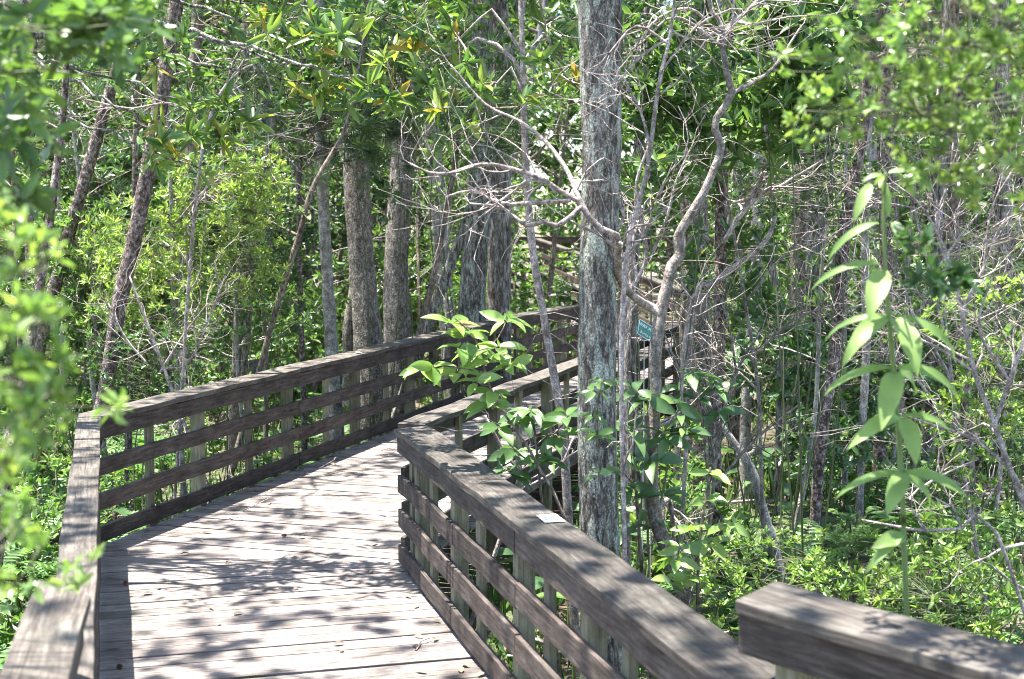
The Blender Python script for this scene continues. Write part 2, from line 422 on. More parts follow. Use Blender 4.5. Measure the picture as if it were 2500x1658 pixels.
# ================================================================== SETTING
# forest floor
gx = np.concatenate([np.linspace(-160, -14, 30), np.arange(-13.5, 16, .5), np.linspace(16.5, 160, 30)])
gy = np.concatenate([np.arange(-12, 40, .5), np.linspace(41, 300, 50)])
X, Y = np.meshgrid(gx, gy); Z = ground(X, Y) + np.where((abs(X) < 16) & (Y < 40), rng.normal(0, .018, X.shape), 0)
V = np.stack([X, Y, Z], -1).reshape(-1, 3); nx = len(gx)
i = (np.arange(len(gy) - 1)[:, None] * nx + np.arange(nx - 1)[None]).ravel()
tag(link('ground', np_mesh('ground', V, np.stack([i, i + 1, i + nx + 1, i + nx], -1), smooth=True), M['soil']), kind='structure')

# ---- boardwalk plan (x, y)
def Aline(d): return np.array([-3.105 + .281 * (10.57 - d), d])
def Dline(d): return np.array([-.80 + .272 * (9.97 - d), d])
CL = Aline(10.57); CR = Dline(9.97)
B2 = np.array([.0, 20.7]); B3 = np.array([1.05, 23.3]); B4 = np.array([1.95, 25.0]); B5 = np.array([15.5, 26.4])
F2 = np.array([2.42, 20.0]); F3 = np.array([3.6, 22.3]); F5 = np.array([15.5, 23.5])
UP = .30                                   # the deck by the camera is a step higher
C1 = np.array([-1.385, 4.506]); C0 = C1 + np.array([.223, -1]) * 2.9; nC = nA_ = np.array([.976, .2177])
D1 = Dline(4.45); E1 = np.array([.72, 4.437]); E2 = np.array([2.72, 1.94])

def clip_poly(poly, clip):
    out = [np.array(p) for p in poly]
    for i in range(len(clip)):
        a, b_ = clip[i], clip[(i + 1) % len(clip)]; e = b_ - a; nn = np.array([-e[1], e[0]])
        inp, out = out, []
        for j in range(len(inp)):
            p, q = inp[j], inp[(j + 1) % len(inp)]
            dp, dq = np.dot(p - a, nn), np.dot(q - a, nn)
            if dp >= 0: out.append(p)
            if dp * dq < 0: out.append(p + (q - p) * dp / (dp - dq))
        if len(out) < 3: return []
    return out

def deck(name, poly, along, z=0.0, zfun=None, w=.17):
    u = nrm(along); v = np.array([u[1], -u[0]])      # planks lie along v
    poly = [np.array(p, float) for p in poly]
    area = sum(poly[i][0] * poly[(i + 1) % len(poly)][1] - poly[(i + 1) % len(poly)][0] * poly[i][1] for i in range(len(poly)))
    if area < 0: poly = poly[::-1]
    pr = [np.dot(p, u) for p in poly]; B = Boards(); s0 = min(pr)
    while s0 < max(pr):
        ww = w * rng.uniform(.97, 1.03); g = .016 * rng.uniform(.6, 1.3); k = rng.normal(0, .002)
        c_ = u * s0
        rect = [c_ - v * 40, c_ + v * 40, c_ + v * 40 + u * (ww - g + k), c_ - v * 40 + u * (ww - g)]
        ar = sum(rect[i][0] * rect[(i + 1) % 4][1] - rect[(i + 1) % 4][0] * rect[i][1] for i in range(4))
        if ar < 0: rect = rect[::-1]
        pl = clip_poly(rect, poly)
        if len(pl) >= 3:
            pc = np.mean(pl, 0); zz = z + (zfun(pc) if zfun else 0)
            B.plank(pl, zz + rng.normal(0, .002), .038, v, float(np.clip(rng.normal(.5, .25), 0, 1)))
        s0 += ww
    # joists under the planks
    return tag(B.obj(name, M['deck'], None, .003), kind='structure')

inn = .035
def off(p, n, k): return np.asarray(p) - np.asarray(n) * k
nA = nrm(np.array([1, .281])); nD = -nrm(np.array([1, .272]))
dirA = nrm(np.array([-.281, 1])); dirB = nrm(B2 - CL); nB = np.array([dirB[1], -dirB[0]]); nF = -nB
LC = CL - nA * .03 - nB * .02; RC = CR - nD * .03 - nF * .01
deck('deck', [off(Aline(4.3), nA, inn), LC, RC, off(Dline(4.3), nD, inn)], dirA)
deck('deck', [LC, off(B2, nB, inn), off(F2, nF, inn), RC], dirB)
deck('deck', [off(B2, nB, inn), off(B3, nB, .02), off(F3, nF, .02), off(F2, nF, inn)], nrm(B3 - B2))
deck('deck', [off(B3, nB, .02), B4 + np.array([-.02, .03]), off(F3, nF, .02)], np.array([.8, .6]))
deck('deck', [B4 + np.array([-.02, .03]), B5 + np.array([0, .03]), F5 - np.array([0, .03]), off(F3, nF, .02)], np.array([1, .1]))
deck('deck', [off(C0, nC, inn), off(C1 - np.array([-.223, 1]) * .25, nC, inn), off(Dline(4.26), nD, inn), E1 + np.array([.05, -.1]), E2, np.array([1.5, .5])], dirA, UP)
# ramp and raised deck at the back
RA0 = np.array([1.75, 25.4]); RA1 = np.array([-1.2, 37.5]); RB0 = np.array([3.45, 25.65]); RB1 = np.array([.6, 37.5])
FZ = .86
deck('deck', [RA0, RB0, RB1, RA1], np.array([-.19, .98]), 0, lambda p: FZ * (p[1] - 25.4) / 12.1)
deck('deck', [(-7, 37.55), (9, 37.55), (9, 40), (-7, 40)], np.array([1, 0.001]), FZ)

# ---- railings
def railing(name, label, p0, p1, n, z0=0.0, z1=None, posts=(), pickets=(), m0=0.0, m1=0.0, joint=(), ext0=0.0, ext1=0.0, foot=-.75, cw=.150, mc=None, group='wooden railings along the boardwalk'):
    """p0..p1 is the inner face line, n points to the walkway"""
    z1 = z0 if z1 is None else z1
    p0 = np.array([*p0, z0]); p1 = np.array([*p1, z1]); n = np.array([n[0], n[1], 0.0])
    L = np.linalg.norm(p1 - p0); u = (p1 - p0) / L
    t = thing(name, [p0[0], p0[1], z0], label, 'railing', group)
    P = lambda s: p0 + u * s
    cuts = [0.0] + [j for j in joint] + [L]
    for a, b_ in zip(cuts[:-1], cuts[1:]):
        a_ = a + (0 if a == 0 else .002); b2 = b_ - (0 if b_ == L else .002)
        mm0 = m0 if a == 0 else 0; mm1 = m1 if b_ == L else 0
        sg = rng.normal(0, .003)
        beam_obj('cap', M['cap'], t, P(a_ - (ext0 if a == 0 else 0)), P(b2 + (ext1 if b_ == L else 0)), n, -cw, .022, .957 + sg * .3, .999 + sg * .3, m0=mm0 if mc is None or a > 0 else mc[0], m1=mm1 if mc is None or b_ < L else mc[1], jit=.003)
        for (h0, h1) in ((.822, .954), (.545, .672), (.285, .412), (.035, .157)):
            o = rng.normal(0, .004)
            beam_obj('rail', M['board'], t, P(a_ - (ext0 if a == 0 else 0)), P(b2 + (ext1 if b_ == L else 0)), n, -.038, 0, h0 + o * (h0 < .8), h1 + o * (h0 < .8), m0=mm0, m1=mm1, jit=.0025)
    for s in posts:
        q = P(s); w = .092
        beam_obj('post', M['post'], t, np.array([q[0], q[1], foot]), np.array([q[0], q[1], q[2] + .955]), n, -.132, -.0385, -w / 2, w / 2, up=u, jit=.001)
    for s in pickets:
        q = P(s)
        beam_obj('baluster', M['post'], t, np.array([q[0], q[1], q[2] - .22]), np.array([q[0], q[1], q[2] + .955]), n, -.078, -.0385, -.044, .044, up=u, jit=.001)
    return t

def even(L, sp, first): 
    a = np.arange(first, L - .05, sp); return list(a), list(a + sp / 2)[:-1] if len(a) > 1 else []
LA = np.linalg.norm(CL - C1); LB = np.linalg.norm(B2 - CL); LD = np.linalg.norm(CR - D1); LF = np.linalg.norm(F2 - CR)
tan_c = math.tan(.5 * (math.atan(.281) + math.atan2(dirB[0], dirB[1])))
ps, pk = even(LA, 1.66, .25)
railing('wooden_railing', 'left railing of the near deck with shadow-striped cap, ending at the left corner', C1, CL, nA, posts=ps, pickets=pk, m1=-tan_c, mc=(0, -1.437), cw=.145)
railing('wooden_railing', 'long brown four-board railing from the left corner to the middle of the picture', CL, B2, nB,
        posts=[1.62, 3.36, 5.02, 6.68, 8.34, 9.9], pickets=[.80, 2.5, 4.2, 5.85, 7.5, 9.1], m0=tan_c, joint=[3.45, 7.6], cw=.24, mc=(-.417, 0))
L_ = np.linalg.norm(B3 - B2); n_ = nrm(np.array([(B3 - B2)[1], -(B3 - B2)[0]]))
railing('wooden_railing', 'short railing piece bending right behind the grey tree, beyond the long left railing', B2, B3, n_, posts=[.9, 2.3], pickets=[.3, 1.6], cw=.24)
L_ = np.linalg.norm(B4 - B3); n_ = nrm(np.array([(B4 - B3)[1], -(B4 - B3)[0]]))
railing('wooden_railing', 'shortest railing piece at the far bend of the boardwalk', B3, B4, n_, posts=[1.5], pickets=[.75])
railing('wooden_railing', 'right railing of the near deck with a white card on its cap', D1, CR, nD, posts=[.55, 1.63, 2.75, 4.2, 5.32], pickets=[1.1, 2.2, 3.55, 4.82, 5.5], m1=.0, ext1=.06, joint=[2.62], cw=.24, mc=(0, -.35))
ps, pk = even(LF, 1.6, .55)
railing('wooden_railing', 'railing seen from outside, leading away behind the glossy sapling and grey tree', CR + nF * .10, F2 + nF * .10, nF, posts=ps, pickets=pk, m0=0, ext0=-.27, joint=[2.4, 6.2], cw=.19)
L_ = np.linalg.norm(F3 - F2); n_ = -nrm(np.array([(F3 - F2)[1], -(F3 - F2)[0]]))
railing('wooden_railing', 'inner railing piece at the far bend, behind the green plant sign', F2, F3, n_, posts=[.7, 2.0], pickets=[1.35])
L_ = np.linalg.norm(F5 - F3); ps, pk = even(L_, 1.7, .6); n_ = nrm(np.array([-(F5 - F3)[1], (F5 - F3)[0]]))
railing('wooden_railing', 'nearer of the two far railings glimpsed between trunks on the right', F3, F5, n_, posts=ps, pickets=pk, joint=[4, 8])
L_ = np.linalg.norm(B5 - B4); ps, pk = even(L_, 1.7, 3.6)
railing('wooden_railing', 'farther of the two far railings glimpsed between trunks on the right', B4 + (B5 - B4) * .22, B5, -n_, posts=[p - 3 for p in ps], pickets=[p - 3 for p in pk], joint=[4, 8])
railing('wooden_railing', 'raised blurred railing in the bottom left corner with weathered cap', C0, C1, nC, UP, cw=.162, mc=(0, -1.3), posts=[.5, 1.7, 2.9], pickets=[1.1, 2.3])
nE = np.array([E2 - E1])[0]; nE = nrm(np.array([nE[1], -nE[0]])); nE = nE if nE[0] < 0 else -nE
railing('wooden_railing', 'raised blurred railing crossing the bottom right corner', E1, E2, nE, UP, cw=.262, mc=(.28, 0), posts=[.17, 1.7, 3.1], pickets=[.95, 2.4])
nr = nrm(np.array([.98, .19]))
railing('wooden_railing', 'left railing of the far ramp climbing to the raised walk', RA0, RA1, nr, 0, FZ, posts=list(np.arange(.6, 12.2, 1.8)), pickets=list(np.arange(1.5, 11.5, 1.8)))
railing('wooden_railing', 'right railing of the far ramp climbing to the raised walk', RB0, RB1, -nr, 0, FZ, posts=list(np.arange(.6, 11.7, 1.8)), pickets=list(np.arange(1.5, 11.5, 1.8)))
railing('wooden_railing', 'distant level railing at the back, crossing behind the cypress trunks', (-7, 40), (9, 40), (0, -1), FZ, posts=list(np.arange(.6, 16, 1.8)), pickets=list(np.arange(1.5, 15, 1.8)), foot=-.5, joint=[5, 10])

# ================================================================== TREES
def vp(pts, Y):
    """sketch points (u, v, width[, dY]) -> (x, y, z, radius)"""
    o = []
    for p in pts:
        y = Y + (p[3] if len(p) > 3 else 0); q = at(p[0], p[1], y)
        o.append([*q, p[2] * K * .5 * y / F])
    return np.array(o)

def full_trunk(pts, Y, ztop=None, flare=1.35, bend=.5):
    P = vp(pts, Y)
    if ztop is not None and P[-1, 2] < ztop:
        d = nrm(P[-1, :3] - P[-2, :3]); p = P[-1].copy(); h = ztop - p[2]; n = 4
        for i in range(n):
            d = nrm(d * (1 - bend * .5) + np.array([0, 0, bend]) + rng.normal(0, .04, 3))
            q = p.copy(); q[:3] = p[:3] + d * (h / n / max(.4, d[2])); q[3] = P[-1, 3] * (1 - .55 * (i + 1) / n)
            P = np.vstack([P, q]); p = q
    g = float(ground(P[0, 0], P[0, 1])) - .06
    if P[0, 2] > g + .15:
        d = P[0, :3] - P[1, :3]; k = (P[0, 2] - g); sl = np.clip(d[:2] / max(.2, -d[2] if d[2] < 0 else .2), -.35, .35)
        b0 = P[0].copy(); b0[:2] += sl * k; b0[2] = g; b0[3] *= flare
        mid = P[0].copy(); mid[:2] += sl * k * .8; mid[2] = g + k * .2; mid[3] *= 1 + (flare - 1) * .35
        P = np.vstack([b0, mid, P]) if k > .5 else np.vstack([b0, P])
    return P

def tube_path(T, P, step, sides, rough=.03):
    Q = smooth_path(P, step); T.add(Q[:, :3], np.maximum(Q[:, 3], .0015), sides, rough)
    return Q

def twigs_to(T, Lv, anchors, C, spec, r=.004, axis_up=.5, center=None):
    """thin twigs from the nearest anchor to each cluster point, a rosette at each end"""
    A = np.asarray(anchors)[:, :3]; C = np.asarray(C)
    ax = []
    for c_ in C:
        d2 = ((A - c_) ** 2).sum(1) + np.where(A[:, 2] > c_[2] + .05, .2, 0)
        a = A[np.argmin(d2)]
        m_ = (a + c_) / 2 + rng.normal(0, .12, 3) * np.linalg.norm(c_ - a) * np.array([1, 1, .6])
        T.add(np.array([a, m_, c_]), [r * 1.4, r, r * .5], 3)
        ax.append(nrm(c_ - m_) + np.array([0, 0, axis_up]))
    rosette(Lv, C, np.array(ax), spec)

SPECS = {
    # n, length, width, (polar range), tint range, curl
    'myrtle': (11, .085, .021, (.25, 1.5), (.25, .9), .12),
    'bay': (10, .165, .044, (.5, 1.6), (.1, .85), .16),
    'broad': (8, .13, .055, (.6, 1.6), (.2, .8), .15),
    'small': (10, .055, .021, (.3, 1.6), (.2, .9), .1),
    'canopy': (26, .108, .045, (.4, 1.8), (.1, .9), .12),
    'tree': (8, .12, .046, (.4, 1.8), (.1, .9), .12),
    'needle': (60, .19, .0045, (.15, 1.45), (.2, .9), .1),
    'far': (9, .21, .095, (.4, 1.9), (.1, .9), .1),
}
def rosette(Lv, C, A, spec, n=None):
    s = SPECS[spec] if isinstance(spec, str) else spec
    Lv.rosettes(C, A, n or s[0], s[1], s[2], s[3], s[4], s[5])

# made-up canopy gaps: leaves left out on the sun's path to light these places
SUN_GAPS = [(at(540, 480, 15), 1.15), (at(350, 600, 14.5), 1.1), (at(170, 600, 15.3), .7), (at(1100, 830, 8.4), .42), (at(1000, 850, 8.4), .3), (at(1850, 1330, 9.4), .9), (at(2200, 1330, 8.4), .6), (at(2050, 900, 4.8), .32), (at(2050, 650, 4.8), .3),
        (at(2150, 150, 4.4), .35), (at(700, 60, 9.8), .7), (at(890, 30, 10), .4), (at(900, 200, 9.2), .25), (at(1180, 430, 9.1), .6), (at(1600, 540, 9), .35), (at(1600, 1280, 8.2), .35), (at(2240, 800, 7.6), .6),
        (at(950, 680, 25), 2.0), (at(680, 760, 21), 1.6), (at(80, 1380, 9.5), .7), (at(830, 420, 18), .5), (np.array([1.4, 14.2, 0]), 1.3), (at(1240, 690, 27), 1.5), (at(1010, 330, 23), .7)]
def outside_sun_gaps(C):
    k = np.ones(len(C), bool)
    for (p, r) in SUN_GAPS:
        w_ = C - p; al = w_ @ SUN
        k &= ~((al > .9) & (np.linalg.norm(w_ - al[:, None] * SUN, axis=1) < r))
    return k

def crown_on(T, Lv, P, z0, z1, n, length, spec, lev=2, up=.12, thin=.55):
    """limbs from the trunk path P between heights z0 and z1, leaves at every end"""
    ends = []; out = []
    for k in range(n):
        z = z0 + (z1 - z0) * (k + rng.uniform(0, 1)) / n
        i = int(np.clip(np.searchsorted(P[:, 2], z), 1, len(P) - 1)); p = P[i, :3]
        a = k * 2.4 + rng.uniform(-.5, .5); d = np.array([math.cos(a), math.sin(a), rng.uniform(.1, .6)])
        grow(out, ends, p, d, length * rng.uniform(.7, 1.2), max(.012, P[i, 3] * thin), lev, up=up)
    for (q, r, s_) in out: T.add(q, r, s_)
    C = np.array([e[0] for e in ends]); A = np.array([e[1] for e in ends]) + np.array([0, 0, .35])
    if P[0, 1] > 1: k = outside_sun_gaps(C); C, A = C[k], A[k]
    rosette(Lv, C, A, spec)

def tree(label, Y, pts, bark, ztop=9.5, crown=None, leaf='L_mid', limbs=(), sprays=(), group=None, name='tree', cat='tree', sides=12, rough=.035, limb_twigs=None, flare=1.35):
    P = full_trunk(pts, Y, ztop, flare)
    org = np.array([P[0, 0], P[0, 1], float(ground(P[0, 0], P[0, 1]))])
    t = thing(name, org, label, cat, group)
    T = Tubes(); Q = tube_path(T, P, .04 if Y < 12 else (.08 if Y < 16 else .14), sides, rough)
    link('trunk', T.mesh('trunk', org), M[bark], t)
    T = Tubes(); Lv = Leaves(); nb = 0
    anchors = [Q]
    for lb in limbs:
        y = Y
        q = tube_path(T, vp(lb, y), .06, 7, .06); anchors.append(q); nb += 1
        if limb_twigs:
            out = []; ends = []
            for k in range(limb_twigs):
                i = rng.integers(len(q) // 4, len(q)); d = nrm(q[min(i + 1, len(q) - 1), :3] - q[i - 1, :3])
                grow(out, ends, q[i, :3], d + nrm(rng.normal(0, 1, 3)) * .9, rng.uniform(.25, .55), max(.003, q[i, 3] * .55), 1, wob=.5, up=.05, kids=(1, 3))
            for (a, r, s_) in out: T.add(a, r, s_)
    for (start, target, n, spread, spec) in sprays:
        s0 = Q[np.argmin(abs(Q[:, 2] - start)), :3]; e = np.asarray(target, float)
        m1 = s0 * .6 + e * .4 + np.array([0, 0, .25]); r0 = .012 + .006 * np.linalg.norm(e - s0)
        lp = smooth_path(np.array([[*s0, r0], [*m1, r0 * .7], [*e, .005]]), .12)
        lp[1:-1, :3] += rng.normal(0, .02, (len(lp) - 2, 3)); T.add(lp[:, :3], lp[:, 3], 6); nb += 1
        C = e + rng.normal(0, 1, (n, 3)) * np.asarray(spread) * .55
        C = C[outside_sun_gaps(C)]
        if not len(C): continue
        twigs_to(T, Lv, lp[len(lp) // 3:], C, spec, .005)
    if crown:
        z0, z1, n, length, spec = crown; crown_on(T, Lv, Q, z0, z1, n, length, spec); nb += 1
    if T.V: link('branches', T.mesh('branches', org), M[bark if not limb_twigs else 'B_twig'], t)
    if Lv.V: link('crown', Lv.mesh('crown', org), M[leaf], t)
    return t

def ellip(n, c_, r, shell=.35):
    d = nrm(rng.normal(0, 1, (n, 3))); k = rng.uniform(shell, 1, n) ** .6
    return np.asarray(c_) + d * k[:, None] * np.asarray(r)

def shrub(label, base, lumps, spec, leaf, stems=3, name='shrub', cat='shrub', group=None, bark='stem_leafy', sr=.009, up=.5, org=None, force=False):
    """lumps: list of (centre, radii, number of leaf clusters)"""
    bx, by = base; org = np.array([bx, by, float(ground(bx, by))])
    t = thing(name, org, label, cat, group)
    T = Tubes(); Lv = Leaves(); anch = []
    for (c_, r, n) in lumps:
        c_ = np.asarray(c_, float); r = np.asarray(r, float)
        for k in range(stems if force or c_[2] - org[2] < 1.6 else 1):
            e = c_ + rng.normal(0, .45, 3) * r; b0 = org + np.array([rng.normal(0, .12), rng.normal(0, .12), -.05])
            m_ = b0 * .5 + e * .5 + rng.normal(0, .2, 3); m_[2] = b0[2] + (e[2] - b0[2]) * .55
            if force: m_ = b0 * .85 + e * .15; m_[2] = b0[2] + (e[2] - b0[2]) * .95
            q = smooth_path(np.array([[*b0, sr], [*m_, sr * .7], [*e, sr * .3]]), .12)
            T.add(q[:, :3], q[:, 3], 5, .08); anch.append(q)
        C = ellip(n, c_, r); twigs_to(T, Lv, np.vstack(anch), C, spec, .0022, up)
    link('stems', T.mesh('stems', org), M[bark], t); link('leaves', Lv.mesh('leaves', org), M[leaf], t)
    return t

def bare(label, Y, stems, twigs=6, name='bare_shrub', cat='dead shrub', bark='B_twig', lev=1, ln=(.25, .55), group=None):
    P0 = vp(stems[0], Y)[0]; org = np.array([P0[0], P0[1], float(ground(P0[0], P0[1]))])
    T = Tubes()
    t = None
    for i, st in enumerate(stems):
        P = full_trunk(st, Y, None) if i == 0 else vp(st, Y)
        q = tube_path(T, P, .06, 7, .06); out = []; ends = []
        for k in range(twigs):
            i_ = rng.integers(max(1, len(q) // 4), len(q)); d = nrm(q[min(i_ + 1, len(q) - 1), :3] - q[i_ - 1, :3])
            grow(out, ends, q[i_, :3], d + nrm(rng.normal(0, 1, 3)) * .9, rng.uniform(*ln), max(.003, q[i_, 3] * .6), lev, wob=.6, up=.02, kids=(1, 3))
        for (a, r, s_) in out: T.add(a, r, s_)
    o = link(name, T.mesh(name, org), M[bark]); o.location = org.tolist()
    return tag(o, label, cat, group)

# ---- trees one by one: trunk points run from the ground up (sketch x, y, width)
tree('tall grey lichened tree with a straight thick trunk beside the right railing of the boardwalk', 8.5,
     [(1388, 1330, 96), (1380, 1100, 90), (1378, 850, 88), (1380, 650, 86), (1388, 400, 88), (1388, 200, 94), (1384, -60, 100)], 'B_grey', 10.5,
     (6.2, 10.2, 13, 2.9, 'canopy'), sides=44, rough=.02)
tree('crooked pale forked tree in front of the green plant sign, with bare twiggy limbs', 9.0,
     [(1565, 1330, 40), (1545, 1280, 36), (1512, 1190, 33), (1504, 1090, 30), (1508, 1000, 29), (1514, 900, 28), (1512, 830, 29), (1525, 725, 29), (1545, 640, 25), (1552, 612, 26), (1571, 586, 24), (1566, 545, 23), (1608, 473, 20), (1630, 434, 19), (1662, 357, 18), (1665, 336, 19), (1651, 299, 17), (1654, 273, 17), (1678, 240, 16), (1690, 214, 17), (1678, 169, 14), (1667, 97, 13), (1671, 72, 13), (1652, 36, 12), (1633, -20, 11)],
     'B_sap', 8.5, (6.4, 8.4, 4, 1.4, 'tree'), limb_twigs=7, flare=1.1,
     limbs=[[(1522, 722, 24), (1498, 708, 21), (1470, 690, 19, -.2), (1436, 655, 19, -.45), (1426, 610, 18, -.65), (1424, 545, 18, -.85), (1385, 528, 17, -.9), (1358, 500, 15, -.9), (1338, 462, 13, -.9), (1312, 400, 12, -.8), (1262, 330, 10, -.7), (1200, 280, 8, -.6), (1120, 240, 6, -.5), (1040, 150, 4, -.5)],
            [(1345, 475, 13, -.9), (1318, 500, 12, -.95), (1285, 522, 12, -1), (1255, 512, 11, -1), (1215, 520, 10, -.9), (1160, 480, 7, -.8), (1085, 470, 4, -.8)], [(1318, 462, 11, -.9), (1240, 468, 11, -.9), (1160, 470, 9, -.8), (1090, 440, 6, -.7), (1030, 455, 4, -.7)], [(1285, 445, 9, -.9), (1262, 420, 10, -.9), (1220, 415, 9, -.9), (1190, 440, 7, -.8), (1130, 480, 4, -.8)],
            [(1338, 466, 12, -.9), (1290, 440, 12, -.9), (1240, 408, 11, -.9), (1140, 380, 10, -.9), (1085, 385, 9, -.9), (1040, 400, 8, -.9), (990, 398, 6, -.9), (945, 376, 4, -.9)],
            [(1432, 640, 9, -.5), (1410, 560, 8, -.6), (1440, 500, 7, -.6), (1400, 400, 4, -.6)],
            [(1668, 85, 13), (1692, 52, 12, .1), (1722, 28, 10, .2), (1760, -10, 8, .3)], [(1690, 214, 12), (1740, 190, 9, .1), (1790, 150, 7, .2), (1850, 60, 5, .3)],
            [(1512, 1190, 16), (1545, 1150, 12, .1), (1556, 1240, 9, .1)],
            [(1672, 110, 8), (1560, 40, 7, -.3), (1480, 100, 5, -.4), (1380, 170, 3, -.4)],
            [(1660, 80, 8), (1590, 20, 6, -.2), (1500, 60, 5, -.3), (1450, 180, 3, -.3)]])
tree('dark trunk with flaky peeling bark right of the crooked pale tree', 12,
     [(1652, 1180, 34), (1650, 1000, 31), (1656, 850, 31), (1662, 700, 29), (1664, 560, 28), (1668, 400, 27), (1680, 200, 27), (1690, 0, 26)], 'B_scaly', 9.5, (5.5, 9.3, 7, 2.0, 'tree'))
tree('stout speckled trunk standing just left of the flaky dark trunk', 16,
     [(1605, 1210, 82), (1605, 1050, 74), (1608, 850, 72), (1605, 600, 66), (1600, 300, 62), (1600, 0, 60)], 'B_speck', 12, (6.8, 11.8, 9, 2.6, 'tree'), sides=18)
tree('curving scaly trunk rising behind the drooping large-leaved plant', 13,
     [(1880, 1240, 28), (1890, 1080, 28), (1908, 930, 29), (1936, 760, 30), (1943, 600, 31), (1958, 480, 30), (1985, 340, 28), (2010, 150, 27), (2020, 0, 26)], 'B_scaly', 9.5, (5.8, 9.3, 7, 2.0, 'tree'))
tree('thin black trunk second from the scaly curving one, on its left', 17,
     [(1820, 1180, 40), (1826, 950, 38), (1838, 700, 36), (1846, 450, 34), (1850, 200, 32), (1852, 0, 30)], 'B_stem', 11, (6.5, 10.8, 6, 2.2, 'tree'))
tree('grey furrowed trunk close behind the thin black trunk', 19,
     [(1868, 1130, 60), (1872, 850, 54), (1876, 600, 50), (1878, 350, 48), (1880, 0, 46)], 'B_rough', 12, (7.5, 11.8, 7, 2.4, 'tree'), sides=14)
tree('pale smooth slender trunk between the flaky trunk and the thin black trunk', 15,
     [(1720, 1110, 28), (1722, 950, 27), (1735, 780, 30), (1745, 600, 30), (1752, 400, 30), (1756, 150, 28), (1758, 0, 26)], 'B_pale', 10.5, (6.5, 10.4, 6, 2.0, 'tree'))
tree('slender tree leaning far to the right, tallest leaning stem at far left', 15,
     [(118, 690, 33), (132, 640, 29), (165, 520, 29), (200, 400, 28), (240, 260, 27), (272, 150, 26), (305, 0, 26)], 'B_scaly', 8.5, (5.6, 8.4, 6, 1.9, 'tree'))
tree('brown scaly tree leaning right in front of the bright wax myrtles', 13.5,
     [(236, 930, 34), (252, 850, 35), (278, 690, 36), (308, 565, 36), (340, 400, 36), (372, 230, 36), (398, 60, 34), (410, -30, 33)], 'B_scaly', 9, (5.4, 8.8, 8, 2.2, 'tree'))
tree('short leaning trunk at the left edge beside the near railing', 9.5,
     [(8, 1140, 32), (20, 1040, 30), (38, 960, 28), (60, 850, 24)], 'B_scaly', 5.2, (3.9, 5.1, 4, .9, 'small'))
tree('big twin-stemmed speckled cypress trunk behind the long railing', 18,
     [(858, 940, 84), (850, 800, 70), (838, 640, 62), (826, 480, 60), (820, 320, 58), (822, 150, 54), (825, 0, 50)], 'B_speck', 12, (7, 11.8, 9, 2.6, 'tree'), sides=18,
     limbs=[[(805, 935, 30), (802, 840, 26), (806, 740, 24), (820, 640, 18)]])
tree('tan broken-barked trunk just right of the twin-stemmed cypress', 20,
     [(918, 760, 66), (914, 640, 58), (920, 520, 54), (928, 400, 52), (936, 260, 50), (940, 0, 46)], 'B_speck', 12, (7, 11.8, 8, 2.5, 'tree'), sides=16)
tree('pale grey slim trunk left of the twin-stemmed cypress', 17,
     [(770, 880, 34), (764, 780, 30), (756, 640, 28), (748, 500, 27), (742, 350, 27), (738, 150, 26), (735, 0, 25)], 'B_pale', 11, (6.8, 10.8, 7, 2.2, 'tree'))
tree('whitish trunk right of the tan broken-barked trunk', 23,
     [(1032, 740, 38), (1024, 640, 36), (1014, 500, 36), (1002, 350, 36), (996, 200, 34), (990, 0, 32)], 'B_pale', 12, (8, 11.8, 7, 2.4, 'tree'))
tree('mossy thick grey trunk standing at the back edge of the long railing', 20,
     [(1085, 790, 70), (1090, 680, 62), (1100, 560, 58), (1108, 440, 54), (1112, 250, 50), (1114, 0, 48)], 'B_grey', 12, (7.5, 11.8, 8, 2.5, 'tree'), sides=16)
tree('furrowed dark grey trunk pressed against the mossy thick one', 20.6,
     [(1150, 790, 62), (1152, 680, 56), (1154, 560, 54), (1154, 400, 52), (1152, 200, 50), (1150, 0, 48)], 'B_rough', 12, (7.5, 11.8, 7, 2.5, 'tree'), sides=16)
tree('thin brown stem leaning right across the pale slim trunk', 15.5,
     [(600, 850, 14), (640, 705, 14), (690, 545, 13), (722, 435, 12), (790, 312, 10)], 'B_stem', 5.0, None, sides=8,
     limbs=[[(690, 545, 8), (640, 520, 6, .1), (600, 500, 4, .1)]])
tree('grey leaning trunk slanting right between whitish and mossy trunks', 18.5,
     [(975, 790, 28), (990, 750, 27), (1020, 660, 26), (1048, 590, 25), (1088, 480, 23), (1130, 380, 18)], 'B_grey', 6.2, (5, 6.1, 4, 1.2, 'tree'), sides=10)
tree('thin dark stem crossing in front of the whitish trunk', 18,
     [(962, 790, 16), (975, 740, 16), (1005, 620, 15), (1022, 520, 14), (1048, 390, 13), (1065, 250, 11)], 'B_stem', 6.5, (5.4, 6.4, 4, 1.2, 'tree'), sides=8)
tree('slim pale bay sapling rising in front of the outside railing, left of the grey tree', 9.6,
     [(1312, 1200, 22), (1300, 1000, 20), (1276, 850, 20), (1250, 700, 18), (1232, 590, 18), (1218, 450, 17), (1210, 300, 16), (1208, 180, 14), (1204, 60, 12)], 'B_twig', 5.6, None, 'L_bay', sides=9,
     sprays=[(3.6, at(1060, 90, 9.6), 13, (.42, .4, .3), 'bay'), (3.4, at(950, 190, 9.9), 9, (.3, .3, .25), 'bay'), (3.8, at(1260, 60, 9.8), 10, (.4, .4, .3), 'bay'),
             (3.3, at(1130, 250, 9.5), 7, (.3, .3, .2), 'bay'), (4.4, at(1000, -20, 9.7), 12, (.5, .5, .3), 'bay'), (4.6, at(1330, -40, 9.6), 10, (.5, .5, .3), 'bay'), (3.5, at(1320, 190, 10.2), 5, (.25, .3, .2), 'bay')])
